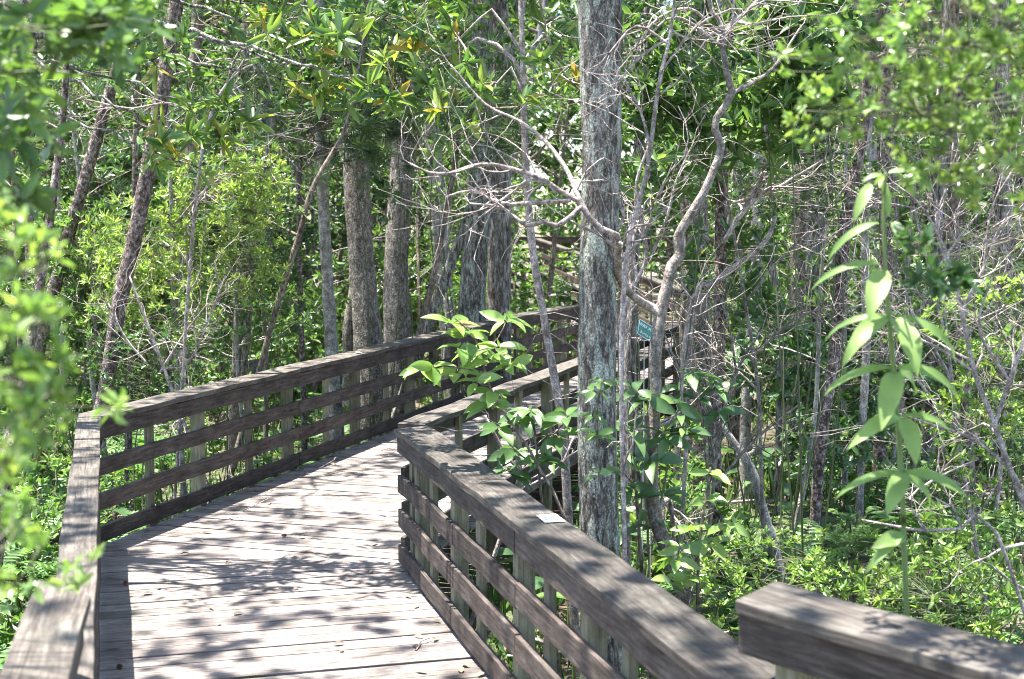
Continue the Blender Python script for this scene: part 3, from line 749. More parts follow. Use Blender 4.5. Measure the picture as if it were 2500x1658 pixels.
tree('dark double trunk behind the right side of the bright wax myrtles', 17.5,
     [(545, 870, 22), (550, 740, 21), (556, 600, 21), (562, 430, 20), (566, 200, 19), (568, 0, 18)], 'B_stem', 10, (6, 9.8, 6, 2.2, 'tree'),
     limbs=[[(560, 870, 20), (572, 740, 20), (580, 600, 19), (600, 430, 17), (640, 250, 15)]])
tree('dim upright trunk seen above the wax myrtles, left of the leaning scaly tree top', 20,
     [(432, 780, 30), (438, 600, 28), (440, 300, 28), (452, 120, 27), (458, 0, 26)], 'B_stem', 11, (7, 10.8, 7, 2.4, 'tree'))
tree('pale weathered snag leaning left near the base of the flaky trunk', 11.5,
     [(1785, 1260, 26), (1765, 1190, 24), (1740, 1100, 24), (1716, 1050, 22), (1678, 1000, 15), (1662, 970, 8)], 'B_pale', None, None, name='dead_snag', cat='dead tree', sides=10, rough=.08,
     limbs=[[(1716, 1055, 14), (1738, 1045, 10), (1744, 1030, 5)]])
tree('thin wavy grey stem left of the thin black trunk', 14.5,
     [(1795, 1130, 16), (1800, 900, 17), (1806, 780, 18), (1790, 660, 17), (1778, 560, 14), (1786, 480, 12), (1770, 300, 10)], 'B_rough', 5.5, (4.6, 5.4, 3, 1, 'tree'), sides=8)
tree('slender mottled trunk left of the speckled stout trunk, behind the sign', 13,
     [(1475, 1200, 34), (1462, 1000, 32), (1455, 850, 30), (1462, 650, 27), (1466, 450, 24), (1480, 300, 22), (1492, 150, 20), (1496, 0, 18)], 'B_rough', 8, (5.4, 7.8, 6, 1.8, 'tree'))
tree('upright brown scaly trunk behind the drooping plant stem, right of the curving scaly one', 16.5,
     [(2028, 1150, 34), (2036, 900, 32), (2046, 600, 31), (2040, 300, 30), (2046, 0, 28)], 'B_scaly', 11, (6.5, 10.8, 6, 2.2, 'tree'))
tree('slightly tilted grey trunk seen through twigs right of the drooping plant', 17.5,
     [(2135, 1160, 36), (2146, 900, 34), (2160, 600, 33), (2178, 300, 32), (2190, 0, 30)], 'B_rough', 11.5, (7, 11.2, 6, 2.3, 'tree'))
tree('dark slim trunk leaning left inside the right-hand thicket of twigs', 15,
     [(2240, 1120, 26), (2226, 850, 25), (2204, 560, 24), (2200, 300, 23), (2205, 0, 22)], 'B_stem', 9.5, (6, 9.3, 5, 2.0, 'tree'))
tree('grey furrowed trunk nearest the right edge behind the bare thicket', 18,
     [(2325, 1150, 44), (2322, 900, 42), (2316, 600, 40), (2312, 300, 38), (2310, 0, 36)], 'B_rough', 12, (7, 11.6, 7, 2.4, 'tree'))
tree('pale thin trunk low among bushes between the curving scaly trunk and drooping plant', 14,
     [(1985, 1160, 20), (1990, 1000, 19), (2000, 800, 19), (1996, 600, 18), (2002, 400, 16), (2010, 200, 14)], 'B_pale', 8.5, (5.4, 8.3, 5, 1.6, 'tree'))
tree('pale speckled slim trunk left of the pale smooth one, in the right middle distance', 18.5,
     [(1694, 1120, 24), (1698, 900, 23), (1702, 600, 22), (1704, 300, 21), (1704, 0, 20)], 'B_speck', 11, (6.8, 10.8, 6, 2.1, 'tree'))
tree('thin brown twisting sapling stem at the foot of the stout speckled trunk', 12.5,
     [(1560, 1180, 16), (1566, 1000, 15), (1580, 880, 15), (1574, 740, 13), (1590, 640, 12), (1580, 500, 10)], 'B_stem', 5.2, (4.4, 5.1, 3, .9, 'tree'), sides=8)
# the bay tree left of the frame whose limbs hang over the walk
tree('overhanging bay tree whose leafy limbs reach across the top left of the picture', 10.4,
     [(-330, 1200, 60), (-320, 700, 56), (-310, 200, 50), (-300, -200, 44)], 'B_grey', 9, (6.4, 8.8, 6, 2.2, 'bay'), 'L_bay', sides=12,
     sprays=[(4.2, at(640, 20, 9.8), 13, (.32, .4, .25), 'bay'), (4.0, at(760, 90, 9.6), 12, (.3, .35, .25), 'bay'), (3.9, at(900, 200, 9.2), 6, (.16, .2, .12), 'bay'), (3.9, at(880, 40, 10), 11, (.35, .4, .25), 'bay'),
             (3.6, at(430, 300, 9.9), 9, (.35, .3, .25), 'bay'), (3.5, at(530, 260, 10.2), 8, (.35, .3, .25), 'bay'), (3.7, at(350, 140, 9.6), 6, (.35, .3, .2), 'bay'), (3.6, at(690, 190, 10), 8, (.3, .3, .22), 'bay'),
             (3.3, at(400, 370, 9.8), 4, (.2, .2, .15), 'bay'), (4.5, at(250, -40, 9.8), 9, (.4, .4, .3), 'bay'), (4.8, at(500, -60, 10), 10, (.5, .5, .3), 'bay'), (3.9, at(800, 180, 9.8), 7, (.25, .25, .2), 'bay')])
# unseen trees added beside the walk so that their crowns shade it
tree('unseen canopy tree added left of the near railing to shade the deck', 5.4, [(-1150, 1600, 90), (-1140, 600, 84), (-1120, -600, 70)], 'B_grey', 11, (6.4, 10.8, 17, 3.2, 'canopy'))
tree('unseen canopy tree added right of the near railing to shade the deck', 5.0, [(3500, 1600, 90), (3480, 600, 84), (3450, -600, 70)], 'B_grey', 11, (6.4, 10.8, 15, 3.1, 'canopy'))

# ---- pines: needle tufts on thin drooping branches
def pine(label, Y, pts, lumps, n, ztop=7.5):
    P = full_trunk(pts, Y, ztop); org = np.array([P[0, 0], P[0, 1], float(ground(P[0, 0], P[0, 1]))])
    t = thing('pine_sapling', org, label, 'pine', 'pine saplings among the trunks')
    T = Tubes(); Q = tube_path(T, P, .12, 8, .05); link('trunk', T.mesh('trunk', org), M['B_scaly'], t)
    T = Tubes(); Lv = Leaves()
    for (u, v, r, k) in lumps:
        c_ = at(u, v, Y + rng.normal(0, .3)); s0 = Q[np.argmin(abs(Q[:, 2] - (c_[2] - .25))), :3]
        lp = smooth_path(np.array([[*s0, .016], [*(s0 * .5 + c_ * .5 + np.array([0, 0, .12])), .011], [*c_, .005]]), .12); T.add(lp[:, :3], lp[:, 3], 5)
        C = c_ + rng.normal(0, .55, (k, 3)) * np.array([r, r, r * .7]); C = C[outside_sun_gaps(C)]
        if len(C): twigs_to(T, Lv, lp[len(lp) // 3:], C, 'needle', .005, .6)
    link('branches', T.mesh('branches', org), M['B_stem'], t); link('crown', Lv.mesh('crown', org), M['needle'], t)
pine('pine sapling with soft needle tufts between the two leaning left trunks', 15.5, [(300, 900, 16), (310, 500, 15), (318, 100, 12)],
     [(360, 190, .5, 12), (440, 240, .5, 12), (420, 330, .5, 9), (280, 300, .5, 8), (520, 120, .5, 10), (200, 170, .5, 9), (480, 60, .6, 10)], 9)
pine('pine sapling fringing the tops of the speckled cypress trunks with needles', 16.5, [(700, 900, 14), (690, 500, 13), (700, 100, 11)],
     [(820, 280, .6, 16), (900, 250, .6, 13), (760, 330, .5, 12), (860, 350, .4, 10), (960, 320, .5, 10), (650, 360, .5, 10), (720, 230, .6, 13), (600, 200, .6, 12), (930, 160, .6, 12), (1010, 260, .5, 9), (1100, 200, .6, 13), (1130, 320, .5, 12), (1060, 130, .6, 13), (1180, 240, .5, 11), (880, 110, .6, 12), (800, 150, .6, 12), (760, 60, .6, 12)], 9)
pine('pine sapling at the far left behind the leaning trunks', 19, [(60, 900, 18), (70, 500, 16), (80, 100, 12)],
     [(60, 330, .8, 13), (140, 240, .8, 13), (20, 180, .8, 12), (180, 380, .6, 9), (240, 80, .8, 12), (100, 90, .8, 12)], 9)

# ---- shrubs
def lump(u, v, Y, r, n): return (at(u, v, Y), r, n)
def gb(u, Y): return (at(u, 800, Y)[0], Y)
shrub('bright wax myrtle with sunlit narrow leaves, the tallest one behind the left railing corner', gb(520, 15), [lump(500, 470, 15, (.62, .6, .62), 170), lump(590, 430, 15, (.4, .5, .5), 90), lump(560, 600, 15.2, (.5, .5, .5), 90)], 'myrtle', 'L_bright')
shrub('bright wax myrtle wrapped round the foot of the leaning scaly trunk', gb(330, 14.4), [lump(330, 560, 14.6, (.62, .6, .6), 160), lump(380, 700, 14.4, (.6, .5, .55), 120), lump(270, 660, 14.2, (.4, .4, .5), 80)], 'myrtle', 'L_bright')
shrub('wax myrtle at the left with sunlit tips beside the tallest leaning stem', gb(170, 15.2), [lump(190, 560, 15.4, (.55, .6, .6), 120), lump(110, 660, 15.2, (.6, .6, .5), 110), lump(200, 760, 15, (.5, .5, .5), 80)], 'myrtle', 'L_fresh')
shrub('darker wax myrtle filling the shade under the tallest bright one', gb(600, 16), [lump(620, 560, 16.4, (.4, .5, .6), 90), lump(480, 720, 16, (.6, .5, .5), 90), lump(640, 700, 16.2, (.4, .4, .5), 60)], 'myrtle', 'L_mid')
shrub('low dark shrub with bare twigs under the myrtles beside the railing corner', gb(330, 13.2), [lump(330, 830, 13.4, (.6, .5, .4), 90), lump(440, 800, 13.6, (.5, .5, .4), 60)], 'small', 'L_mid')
shrub('loose leafy sapling with arching pale leaves right of the grey tree top', gb(1500, 10.5), [lump(1500, 330, 10.6, (.5, .5, .55), 46), lump(1560, 220, 10.6, (.4, .4, .4), 34), lump(1480, 160, 10.8, (.4, .4, .4), 30), lump(1590, 80, 10.8, (.5, .4, .4), 36)], 'bay', 'L_fresh', 4, name='leafy_sapling', cat='sapling')
shrub('leafy sapling with whorled leaves at the top, right of the forked pale tree', gb(1850, 10), [lump(1830, 60, 10, (.45, .5, .4), 40), lump(1900, 20, 10.3, (.45, .5, .4), 36), lump(1770, 250, 10.4, (.4, .4, .5), 44), lump(1860, 210, 10.2, (.4, .4, .4), 46)], 'bay', 'L_fresh', 4, name='leafy_sapling', cat='sapling')
shrub('tall leafy sapling spreading in front of the mossy and furrowed trunks', gb(1090, 18.6), [lump(1090, 130, 18.2, (.8, .6, .7), 60), lump(1150, 260, 18.2, (.6, .5, .5), 36), lump(1010, 60, 18.4, (.7, .6, .5), 40), lump(1060, 330, 18, (.4, .4, .4), 18)], 'tree', 'L_fresh', 4, name='leafy_sapling', cat='sapling')
shrub('tall leafy sapling spreading before the tops of the speckled cypress trunks', gb(880, 17.2), [lump(860, 90, 17, (.8, .6, .6), 56), lump(780, 200, 17, (.5, .5, .4), 26), lump(930, 180, 17, (.6, .5, .4), 30), lump(900, 470, 17, (.25, .3, .3), 10)], 'tree', 'L_mid', 4, name='leafy_sapling', cat='sapling')
shrub('slender sapling with scattered leaves among the twigs right of the crooked pale tree', gb(1730, 12), [lump(1720, 640, 12, (.5, .4, .5), 34), lump(1580, 420, 12, (.4, .4, .5), 26), lump(1700, 180, 12, (.4, .4, .4), 26)], 'bay', 'L_mid', 4, name='leafy_sapling', cat='sapling')
shrub('dense small-leaved bush in the middle distance right of the flaky trunk', gb(1790, 13), [lump(1800, 330, 13, (.6, .6, .6), 130), lump(1900, 420, 13.2, (.6, .6, .5), 100), lump(1760, 450, 13.4, (.4, .4, .4), 60)], 'small', 'L_mid')
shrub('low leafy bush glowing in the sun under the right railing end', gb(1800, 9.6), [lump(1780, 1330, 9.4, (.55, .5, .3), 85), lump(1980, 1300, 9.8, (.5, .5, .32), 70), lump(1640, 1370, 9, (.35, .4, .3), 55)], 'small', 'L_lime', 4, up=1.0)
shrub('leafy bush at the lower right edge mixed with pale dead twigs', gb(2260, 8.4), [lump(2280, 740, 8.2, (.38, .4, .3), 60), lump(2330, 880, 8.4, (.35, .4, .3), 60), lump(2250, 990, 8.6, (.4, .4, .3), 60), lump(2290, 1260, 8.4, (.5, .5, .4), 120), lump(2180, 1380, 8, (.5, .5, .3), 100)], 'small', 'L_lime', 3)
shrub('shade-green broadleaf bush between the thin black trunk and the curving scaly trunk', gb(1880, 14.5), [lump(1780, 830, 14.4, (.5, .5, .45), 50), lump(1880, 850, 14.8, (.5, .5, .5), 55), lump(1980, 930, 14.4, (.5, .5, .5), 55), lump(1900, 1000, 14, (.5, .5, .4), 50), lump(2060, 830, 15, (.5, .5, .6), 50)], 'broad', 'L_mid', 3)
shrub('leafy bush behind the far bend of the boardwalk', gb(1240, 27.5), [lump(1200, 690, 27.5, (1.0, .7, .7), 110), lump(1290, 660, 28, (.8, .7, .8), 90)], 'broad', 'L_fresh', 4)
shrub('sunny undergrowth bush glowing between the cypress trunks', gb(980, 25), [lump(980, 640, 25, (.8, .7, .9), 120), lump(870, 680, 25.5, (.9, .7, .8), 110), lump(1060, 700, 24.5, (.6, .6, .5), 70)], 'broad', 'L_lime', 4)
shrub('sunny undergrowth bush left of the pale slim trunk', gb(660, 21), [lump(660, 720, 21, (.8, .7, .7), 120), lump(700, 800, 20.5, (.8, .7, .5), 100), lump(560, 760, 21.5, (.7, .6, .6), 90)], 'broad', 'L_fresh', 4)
for i_, (u_, y_, z_) in enumerate(((1760, 17.5, 720), (1930, 18.5, 690), (2080, 17, 700), (2210, 18.5, 690), (2330, 17, 720), (2000, 20.5, 640), (2150, 20.5, 640), (2300, 20.5, 640), (1850, 20.5, 640), (1690, 18.6, 720))):
    shrub('loose screening bush in front of the far railings on the right', gb(u_, y_), [lump(u_, z_, y_, (.7, .6, .8), 70), lump(u_ + 40, z_ + 130, y_, (.8, .6, .6), 60)], 'tree', 'L_mid' if i_ % 2 else 'L_fresh', 3, group='screening bushes before the far railings')
for (x_, y_) in ((4.9, 27.6), (5.9, 28.8), (4.2, 30.2), (6.8, 27.8), (-.6, 26.6), (-1.4, 28.5)):
    shrub('leafy bush growing beside the far ramp', (x_, y_), [((x_, y_, .6), (.9, .7, 1.0), 75), ((x_ + .3, y_ + .3, 1.7), (.7, .6, .7), 50)], 'tree', 'L_fresh', 3, group='bushes beside the far ramp')
# blurred foliage close to the camera
shrub('blurred leafy branch close to the camera along the left edge', (-1.75, 2.9), [(at(30, 560, 2.6), (.07, .2, .08), 12), (at(30, 740, 2.5), (.07, .2, .10), 20), (at(60, 930, 2.5), (.075, .2, .08), 22), (at(30, 1150, 2.7), (.06, .2, .12), 14), (at(100, 860, 2.6), (.05, .12, .05), 7), (at(40, 1330, 2.9), (.06, .2, .08), 9), (at(190, 1320, 3.3), (.05, .1, .03), 5), (at(270, 935, 3.2), (.05, .06, .03), 4)], (7, .042, .017, (.3, 1.5), (.2, .9), .1), 'L_lime', 2, sr=.0028, force=True)
shrub('out-of-focus dark foliage hanging in the top left corner near the camera', (-2.4, 3.9), [(at(60, 60, 3.6), (.2, .3, .14), 20), (at(240, 80, 3.7), (.14, .25, .09), 15), (at(40, 260, 3.6), (.09, .25, .16), 12), (at(20, 430, 3.6), (.07, .2, .10), 8), (at(310, 20, 3.8), (.12, .2, .08), 9), (at(130, 20, 3.5), (.2, .2, .1), 12)], (7, .085, .030, (.4, 1.6), (.1, .8), .12), 'L_fresh', 4, sr=.006, force=True)
shrub('big out-of-focus bush with small glinting leaves in the top right corner', (3.1, 4.3), [(at(2150, 90, 3.9), (.30, .3, .18), 62), (at(2300, 200, 3.9), (.2, .3, .18), 50), (at(2060, 220, 4.0), (.24, .3, .14), 44), (at(2310, 400, 3.9), (.13, .3, .14), 32), (at(2240, 30, 3.9), (.22, .3, .18), 40), (at(1900, 270, 4.1), (.12, .2, .08), 13), (at(1840, 150, 4.2), (.10, .2, .07), 9), (at(2130, 370, 4.0), (.12, .2, .08), 11)], (9, .038, .016, (.3, 1.6), (.2, .95), .1), 'L_lime', 5, sr=.005, force=True)
shrub('small dark sprig blurred in front of the drooping plant', (2.3, 4.6), [(at(2170, 640, 4.4), (.10, .12, .05), 10), (at(2110, 560, 4.4), (.06, .1, .06), 6)], (7, .06, .026, (.4, 1.6), (0, .25), .1), 'L_mid', 2, sr=.004, force=True)

# ---- bare twiggy shrubs
bare('pale dead shrub with a tangle of bare white twigs at the right edge', 7.6,
     [[(2370, 1180, 16), (2330, 1080, 14), (2296, 980, 13), (2250, 860, 12), (2220, 720, 10), (2190, 600, 9), (2130, 480, 6), (2060, 420, 3)],
      [(2296, 980, 11), (2330, 880, 10), (2364, 780, 8), (2390, 650, 6)], [(2220, 720, 9), (2270, 620, 8), (2310, 520, 7), (2370, 480, 5)], [(2250, 860, 7), (2160, 800, 6), (2080, 770, 4)],
      [(2200, 650, 7), (2160, 520, 6), (2190, 420, 5), (2200, 330, 3)], [(2330, 1080, 9), (2240, 1010, 7), (2150, 980, 5), (2060, 950, 3)], [(2270, 620, 6), (2290, 480, 5), (2340, 390, 3)], [(2330, 880, 8), (2260, 760, 6), (2290, 640, 4)]], 8)
bare('low bare white branch lying over the ground plants in the lower right', 7.0,
     [[(2300, 1230, 9), (2220, 1220, 9), (2140, 1226, 8), (2060, 1214, 7), (1990, 1200, 4)], [(2220, 1220, 7), (2196, 1170, 5), (2160, 1150, 3)], [(2140, 1226, 6), (2100, 1150, 5), (2190, 1090, 5), (2260, 1060, 3)]], 5, ln=(.15, .35))
bare('bleached bare twigs under the outer railing at the foot of the grey tree', 9.2,
     [[(1190, 1150, 10), (1225, 1120, 9), (1170, 1050, 7), (1120, 960, 5)], [(1225, 1120, 7), (1290, 1080, 6), (1330, 1000, 4)], [(1190, 1130, 6), (1200, 1060, 5), (1160, 1000, 3)]], 5)
bare('upright bare sapling with short white twigs right of the grey tree', 9.6,
     [[(1446, 1180, 14), (1440, 1000, 13), (1434, 850, 13), (1446, 700, 12), (1490, 600, 11), (1480, 500, 10), (1470, 420, 8), (1500, 330, 5)], [(1500, 600, 8), (1540, 500, 7), (1560, 420, 5), (1600, 330, 3)], [(1470, 640, 8), (1462, 560, 6), (1490, 470, 4)], [(1436, 860, 8), (1426, 780, 6), (1424, 700, 4)], [(1440, 1000, 7), (1560, 960, 7), (1578, 800, 7), (1600, 690, 6), (1625, 640, 3)]], 9)
bare('arched bare limb with a dark knot between the flaky and thin black trunks', 11,
     [[(1585, 1000, 10), (1600, 690, 14), (1640, 660, 16), (1690, 620, 15), (1740, 585, 13), (1775, 545, 11), (1790, 500, 8)], [(1670, 560, 10), (1700, 510, 12), (1740, 460, 14), (1765, 440, 12), (1775, 420, 6)], [(1690, 470, 6), (1780, 440, 7), (1850, 400, 6), (1940, 345, 3)]], 6)
bare('thin grey twigs spread over the top of the bright wax myrtles', 12.6,
     [[(420, 900, 8), (440, 600, 8), (470, 330, 8), (520, 200, 7), (600, 150, 5), (640, 260, 3)], [(480, 300, 6), (400, 240, 5), (300, 250, 4), (200, 230, 3)], [(540, 190, 5), (620, 300, 4), (700, 330, 3)], [(520, 200, 5), (560, 110, 5), (660, 60, 4)]], 11)
bare('low tangle of thin brown twigs behind the left railing corner', 12.8,
     [[(390, 880, 8), (360, 800, 8), (330, 720, 6), (300, 640, 4)], [(370, 860, 7), (420, 780, 6), (480, 700, 4)], [(340, 840, 6), (290, 780, 5), (250, 700, 3)], [(380, 850, 6), (440, 830, 5), (520, 640, 4)]], 11)
bare('dense thicket of fine bare twigs in the right background behind the pale dead shrub', 9.5,
     [[(2240, 1180, 10), (2210, 1000, 9), (2190, 820, 8), (2150, 640, 7), (2110, 480, 6), (2080, 330, 4)], [(2190, 820, 7), (2290, 700, 6), (2340, 560, 5), (2370, 420, 4)], [(2210, 1000, 7), (2120, 880, 6), (2030, 800, 4)], [(2150, 640, 6), (2220, 540, 5), (2280, 470, 4)], [(2300, 1180, 9), (2320, 960, 8), (2300, 780, 7), (2330, 620, 5)], [(2110, 480, 5), (2020, 470, 4), (1960, 520, 3)], [(2190, 860, 6), (2090, 700, 5), (2010, 640, 3)]], 17)
bare('fine tangle of bare brown twigs between the stout speckled and thin black trunks', 11.4,
     [[(1760, 1180, 10), (1750, 900, 9), (1720, 700, 8), (1690, 520, 7), (1660, 380, 5), (1600, 260, 3)], [(1720, 700, 7), (1800, 600, 6), (1880, 520, 5), (1960, 420, 3)], [(1750, 900, 7), (1640, 800, 6), (1560, 720, 4)], [(1690, 520, 6), (1760, 400, 5), (1800, 260, 4), (1790, 120, 3)], [(1740, 820, 7), (1830, 740, 6), (1930, 700, 4)]], 15, bark='B_sap')
bare('slanting bare brown stems and twigs low beside the stout speckled trunk', 10.6,
     [[(1640, 1200, 9), (1660, 1000, 8), (1700, 860, 7), (1760, 760, 5)], [(1660, 1000, 7), (1580, 880, 6), (1530, 760, 4)], [(1650, 1120, 7), (1750, 1010, 6), (1850, 930, 4)], [(1700, 860, 6), (1680, 740, 5), (1640, 640, 3)]], 11, bark='B_sap')
bare('fan of bare white twigs at the top beside the thick grey trunk', 7.9,
     [[(1440, 1190, 12), (1434, 900, 11), (1438, 700, 11), (1452, 560, 11), (1492, 400, 10), (1520, 200, 9), (1545, 90, 8), (1560, -30, 6)], [(1540, 100, 7), (1470, 60, 6), (1410, 120, 5), (1350, 190, 3)], [(1545, 90, 7), (1480, 130, 6), (1400, 230, 4), (1380, 300, 3)], [(1530, 160, 6), (1610, 60, 5), (1690, 20, 4)], [(1540, 60, 6), (1590, 90, 5), (1680, 70, 3)], [(1500, 340, 8), (1480, 260, 6), (1440, 180, 4)]], 7)
# ---- close plants with individually modelled leaves
def leafy(name, label, cat, Y, stems, nodes, L, W, droop, matl, nleaf=(5, 7), tint=(.2, .9), extra=(), stemmat='B_stem', elev=(-.45, .45), group=None, ripple=0.0):
    P0 = full_trunk(stems[0], Y, None, 1.1); org = np.array([P0[0, 0], P0[0, 1], float(ground(P0[0, 0], P0[0, 1]))])
    t = thing(name, org, label, cat, group)
    T = Tubes(); an = []
    for k, st in enumerate(stems):
        an.append(tube_path(T, P0 if k == 0 else vp(st, Y), .05, 6, .04))
    A = np.vstack(an); sp = []
    for nd in nodes:
        c_ = at(nd[0], nd[1], Y + (nd[2] if len(nd) > 2 else rng.normal(0, .06)))
        a = A[np.argmin(((A[:, :3] - c_) ** 2).sum(1) + np.where(A[:, 2] > c_[2], .03, 0)), :3]
        if np.linalg.norm(a - c_) > .02: T.add(np.array([a, (a + c_) / 2 + np.array([0, 0, -.01]), c_]), [.005, .004, .003], 5)
        ph = rng.uniform(0, 6.28); n = rng.integers(nleaf[0], nleaf[1] + 1)
        for i in range(n):
            a_ = ph + i * 6.283 / n + rng.normal(0, .25); el = rng.uniform(*elev)
            d = np.array([math.cos(a_) * math.cos(el), math.sin(a_) * math.cos(el), math.sin(el)])
            l_ = L * rng.uniform(.7, 1.15)
            sp.append((c_ + d * .012 - np.array([0, 0, .012 * i / n]), d, np.array([0, -.55, .85]) + rng.normal(0, .35, 3), l_, W * l_ / L * rng.uniform(.85, 1.15), droop * rng.uniform(.5, 1.4), float(np.clip(rng.uniform(*tint), 0, 1))))
    for (u0, v0, u1, v1, w_, dr, tn, dy) in extra:
        a = at(u0, v0, Y); b_ = at(u1, v1, Y + dy); ch = b_ - a; Lc = np.linalg.norm(ch); ch = ch / Lc
        n0 = nrm(np.array([rng.normal(0, .15), -.75, .75]) - ch * np.dot(ch, [0, -.75, .75])); h = dr / 2
        d = ch * math.cos(h) + n0 * math.sin(h); nn = n0 * math.cos(h) - ch * math.sin(h)
        sp.append((a, d, nn, Lc * 1.06, w_ * (.98 if w_ >= 38 else .8) * K * Y / F, dr, tn))
    link('stem', T.mesh('stem', org), M[stemmat], t)
    link('leaves', big_leaves('leaves', sp, org, 7, ripple), M[matl], t)
    return t
leafy('drooping_plant', 'tall green stem with pairs of long drooping velvety leaves, close on the right', 'plant', 4.8,
      [[(2090, 1330, 13), (2085, 1180, 13), (2072, 960, 13), (2058, 800, 12), (2046, 650, 11), (2040, 500, 9), (2044, 400, 7)]], [(2044, 400)], .07, .02, .8, 'L_soft', stemmat='stem_green', ripple=.06,
      extra=[(2010, 425, 1970, 515, 34, .9, .8, -.05), (2028, 515, 1908, 610, 26, 1.5, .5, .05), (2060, 512, 2096, 600, 34, 1.0, .6, -.05), (2040, 625, 2004, 745, 54, 1.0, .75, -.12),
             (2030, 610, 1880, 695, 22, 1.6, .3, .1), (2050, 500, 2030, 400, 26, .4, .7, .03), (2050, 735, 1938, 862, 44, 1.7, .7, -.1), (2062, 735, 2112, 880, 54, 1.3, .7, -.12), (2070, 730, 2184, 850, 26, 1.8, .2, .05),
             (2050, 730, 1915, 800, 20, 1.5, .2, .12), (2068, 860, 2034, 1000, 54, 1.1, .85, -.13), (2064, 850, 1906, 935, 24, 1.7, .3, .1), (2072, 848, 2198, 940, 34, 1.7, .3, .04), (2075, 860, 2104, 915, 40, 1.0, .1, .1),
             (2074, 960, 1940, 1060, 38, 1.6, .7, -.08), (2082, 965, 2112, 1080, 46, 1.2, .75, -.1), (2080, 960, 2190, 1020, 22, 1.5, .2, .1), (2086, 1090, 2046, 1195, 46, 1.0, .6, -.1), (2090, 1090, 2232, 1162, 34, 1.3, .4, -.04),
             (2088, 1095, 2140, 1180, 34, 1.1, .2, .08), (2084, 1090, 1930, 1170, 24, 1.6, .3, .1), (2088, 1230, 1995, 1330, 34, 1.3, .6, -.05), (2086, 1240, 2010, 1270, 40, .8, .8, -.06)])
leafy('glossy_sapling', 'sapling with glossy oval leaves standing in front of the long railing, middle of the picture', 'sapling', 8.4,
      [[(1300, 1190, 8), (1250, 1090, 8), (1205, 1010, 7), (1160, 950, 6), (1130, 890, 6), (1110, 820, 5), (1090, 770, 4), (1050, 735, 3)], [(1120, 860, 4), (1060, 850, 3), (1000, 850, 2)], [(1110, 820, 4), (1150, 780, 3), (1168, 742, 2)]],
      [(1040, 745), (1085, 765), (1168, 738), (1000, 845), (1055, 858), (1095, 810), (1180, 840), (1130, 830), (1100, 880), (1140, 905), (1130, 935), (970, 850), (1060, 800), (1150, 800)], .155, .066, .7, 'L_lime', tint=(.0, .9))
leafy('glossy_sapling', 'lower shade-green sapling of oval leaves beneath the glossy one, left of the grey tree', 'sapling', 8.7,
      [[(1260, 1250, 9), (1250, 1150, 8), (1240, 1050, 7), (1230, 960, 5)], [(1245, 1080, 5), (1190, 1040, 4), (1150, 990, 3)], [(1240, 1040, 5), (1290, 990, 3)]],
      [(1150, 985), (1225, 945), (1250, 970), (1290, 1005), (1190, 1040), (1240, 1060), (1200, 960), (1270, 1060), (1310, 960), (1170, 1085)], .165, .062, .8, 'L_fresh', tint=(0, .6))
leafy('broadleaf_sapling', 'sapling with large shade-green leaves just right of the grey tree trunk', 'sapling', 8.9,
      [[(1480, 1290, 10), (1470, 1150, 9), (1462, 1020, 8), (1470, 900, 6)], [(1465, 1060, 6), (1530, 1000, 4), (1570, 940, 3)], [(1468, 1120, 5), (1430, 1080, 4), (1400, 1010, 3)]],
      [(1470, 900), (1500, 920), (1560, 930), (1450, 985), (1540, 1010), (1430, 1040), (1500, 1060), (1450, 1120), (1530, 1140), (1490, 1180), (1440, 1230), (1590, 990)], .21, .075, .7, 'L_mid', nleaf=(4, 6), tint=(.3, .95))
leafy('broadleaf_sapling', 'young sapling whose small light leaves overlap the foot of the grey trunk', 'sapling', 8.0,
      [[(1395, 1200, 7), (1385, 1080, 6), (1378, 960, 5), (1390, 880, 4)]],
      [(1390, 880), (1372, 900), (1378, 1000), (1400, 1010), (1370, 960), (1385, 1090), (1420, 880)], .12, .042, .8, 'L_fresh', nleaf=(4, 5), tint=(.1, .7))
leafy('broadleaf_sapling', 'light green sapling in the sun right of the crooked pale tree base', 'sapling', 8.2,
      [[(1610, 1400, 9), (1615, 1250, 8), (1635, 1120, 6), (1640, 1080, 5)], [(1615, 1280, 5), (1570, 1240, 4), (1560, 1200, 3)]],
      [(1560, 1290), (1570, 1260), (1600, 1220), (1625, 1150), (1640, 1090), (1590, 1330), (1550, 1340), (1640, 1250), (1680, 1210)], .15, .06, .7, 'L_lime', nleaf=(4, 6))
leafy('broadleaf_sapling', 'sapling with oval leaves between the crooked pale tree and the stout speckled trunk', 'sapling', 10.2,
      [[(1640, 1200, 8), (1630, 1050, 7), (1610, 900, 6), (1600, 850, 4)]],
      [(1595, 860), (1630, 870), (1570, 890), (1650, 900), (1600, 920), (1660, 950), (1570, 960)], .19, .07, .7, 'L_mid', nleaf=(4, 6), tint=(.3, .95))

# ---- the identification sign on two stakes
SG = at(1479 + 30, 768, 10.45); wv = np.array([.175, .122, -.109]); hv = np.array([.024, .063, .109]); wl, hl = np.linalg.norm(wv), np.linalg.norm(hv)
wv, hv = wv / wl, nrm(hv - wv * np.dot(wv, hv) / wl ** 2 * 0); hv = nrm(hv - wv * np.dot(hv, wv)); nv = np.cross(wv, hv)
sc_ = at(1498, 769, 10.2)
sg = thing('plant_sign', [sc_[0], sc_[1], float(ground(sc_[0], sc_[1]))], 'small tilted green plant name sign with white lettering behind the crooked pale tree', 'sign')
def plate(name, c_, a, b_, n, th, m, parent, lift=0.0, rad=.006):
    B = Boards(); B.beam(c_ - wv * a / 2 + n * lift, c_ + wv * a / 2 + n * lift, hv, -b_ / 2, b_ / 2, 0, th, up=n, jit=0, step=9, tint=.5)
    return B.obj(name, m, parent, .0015)
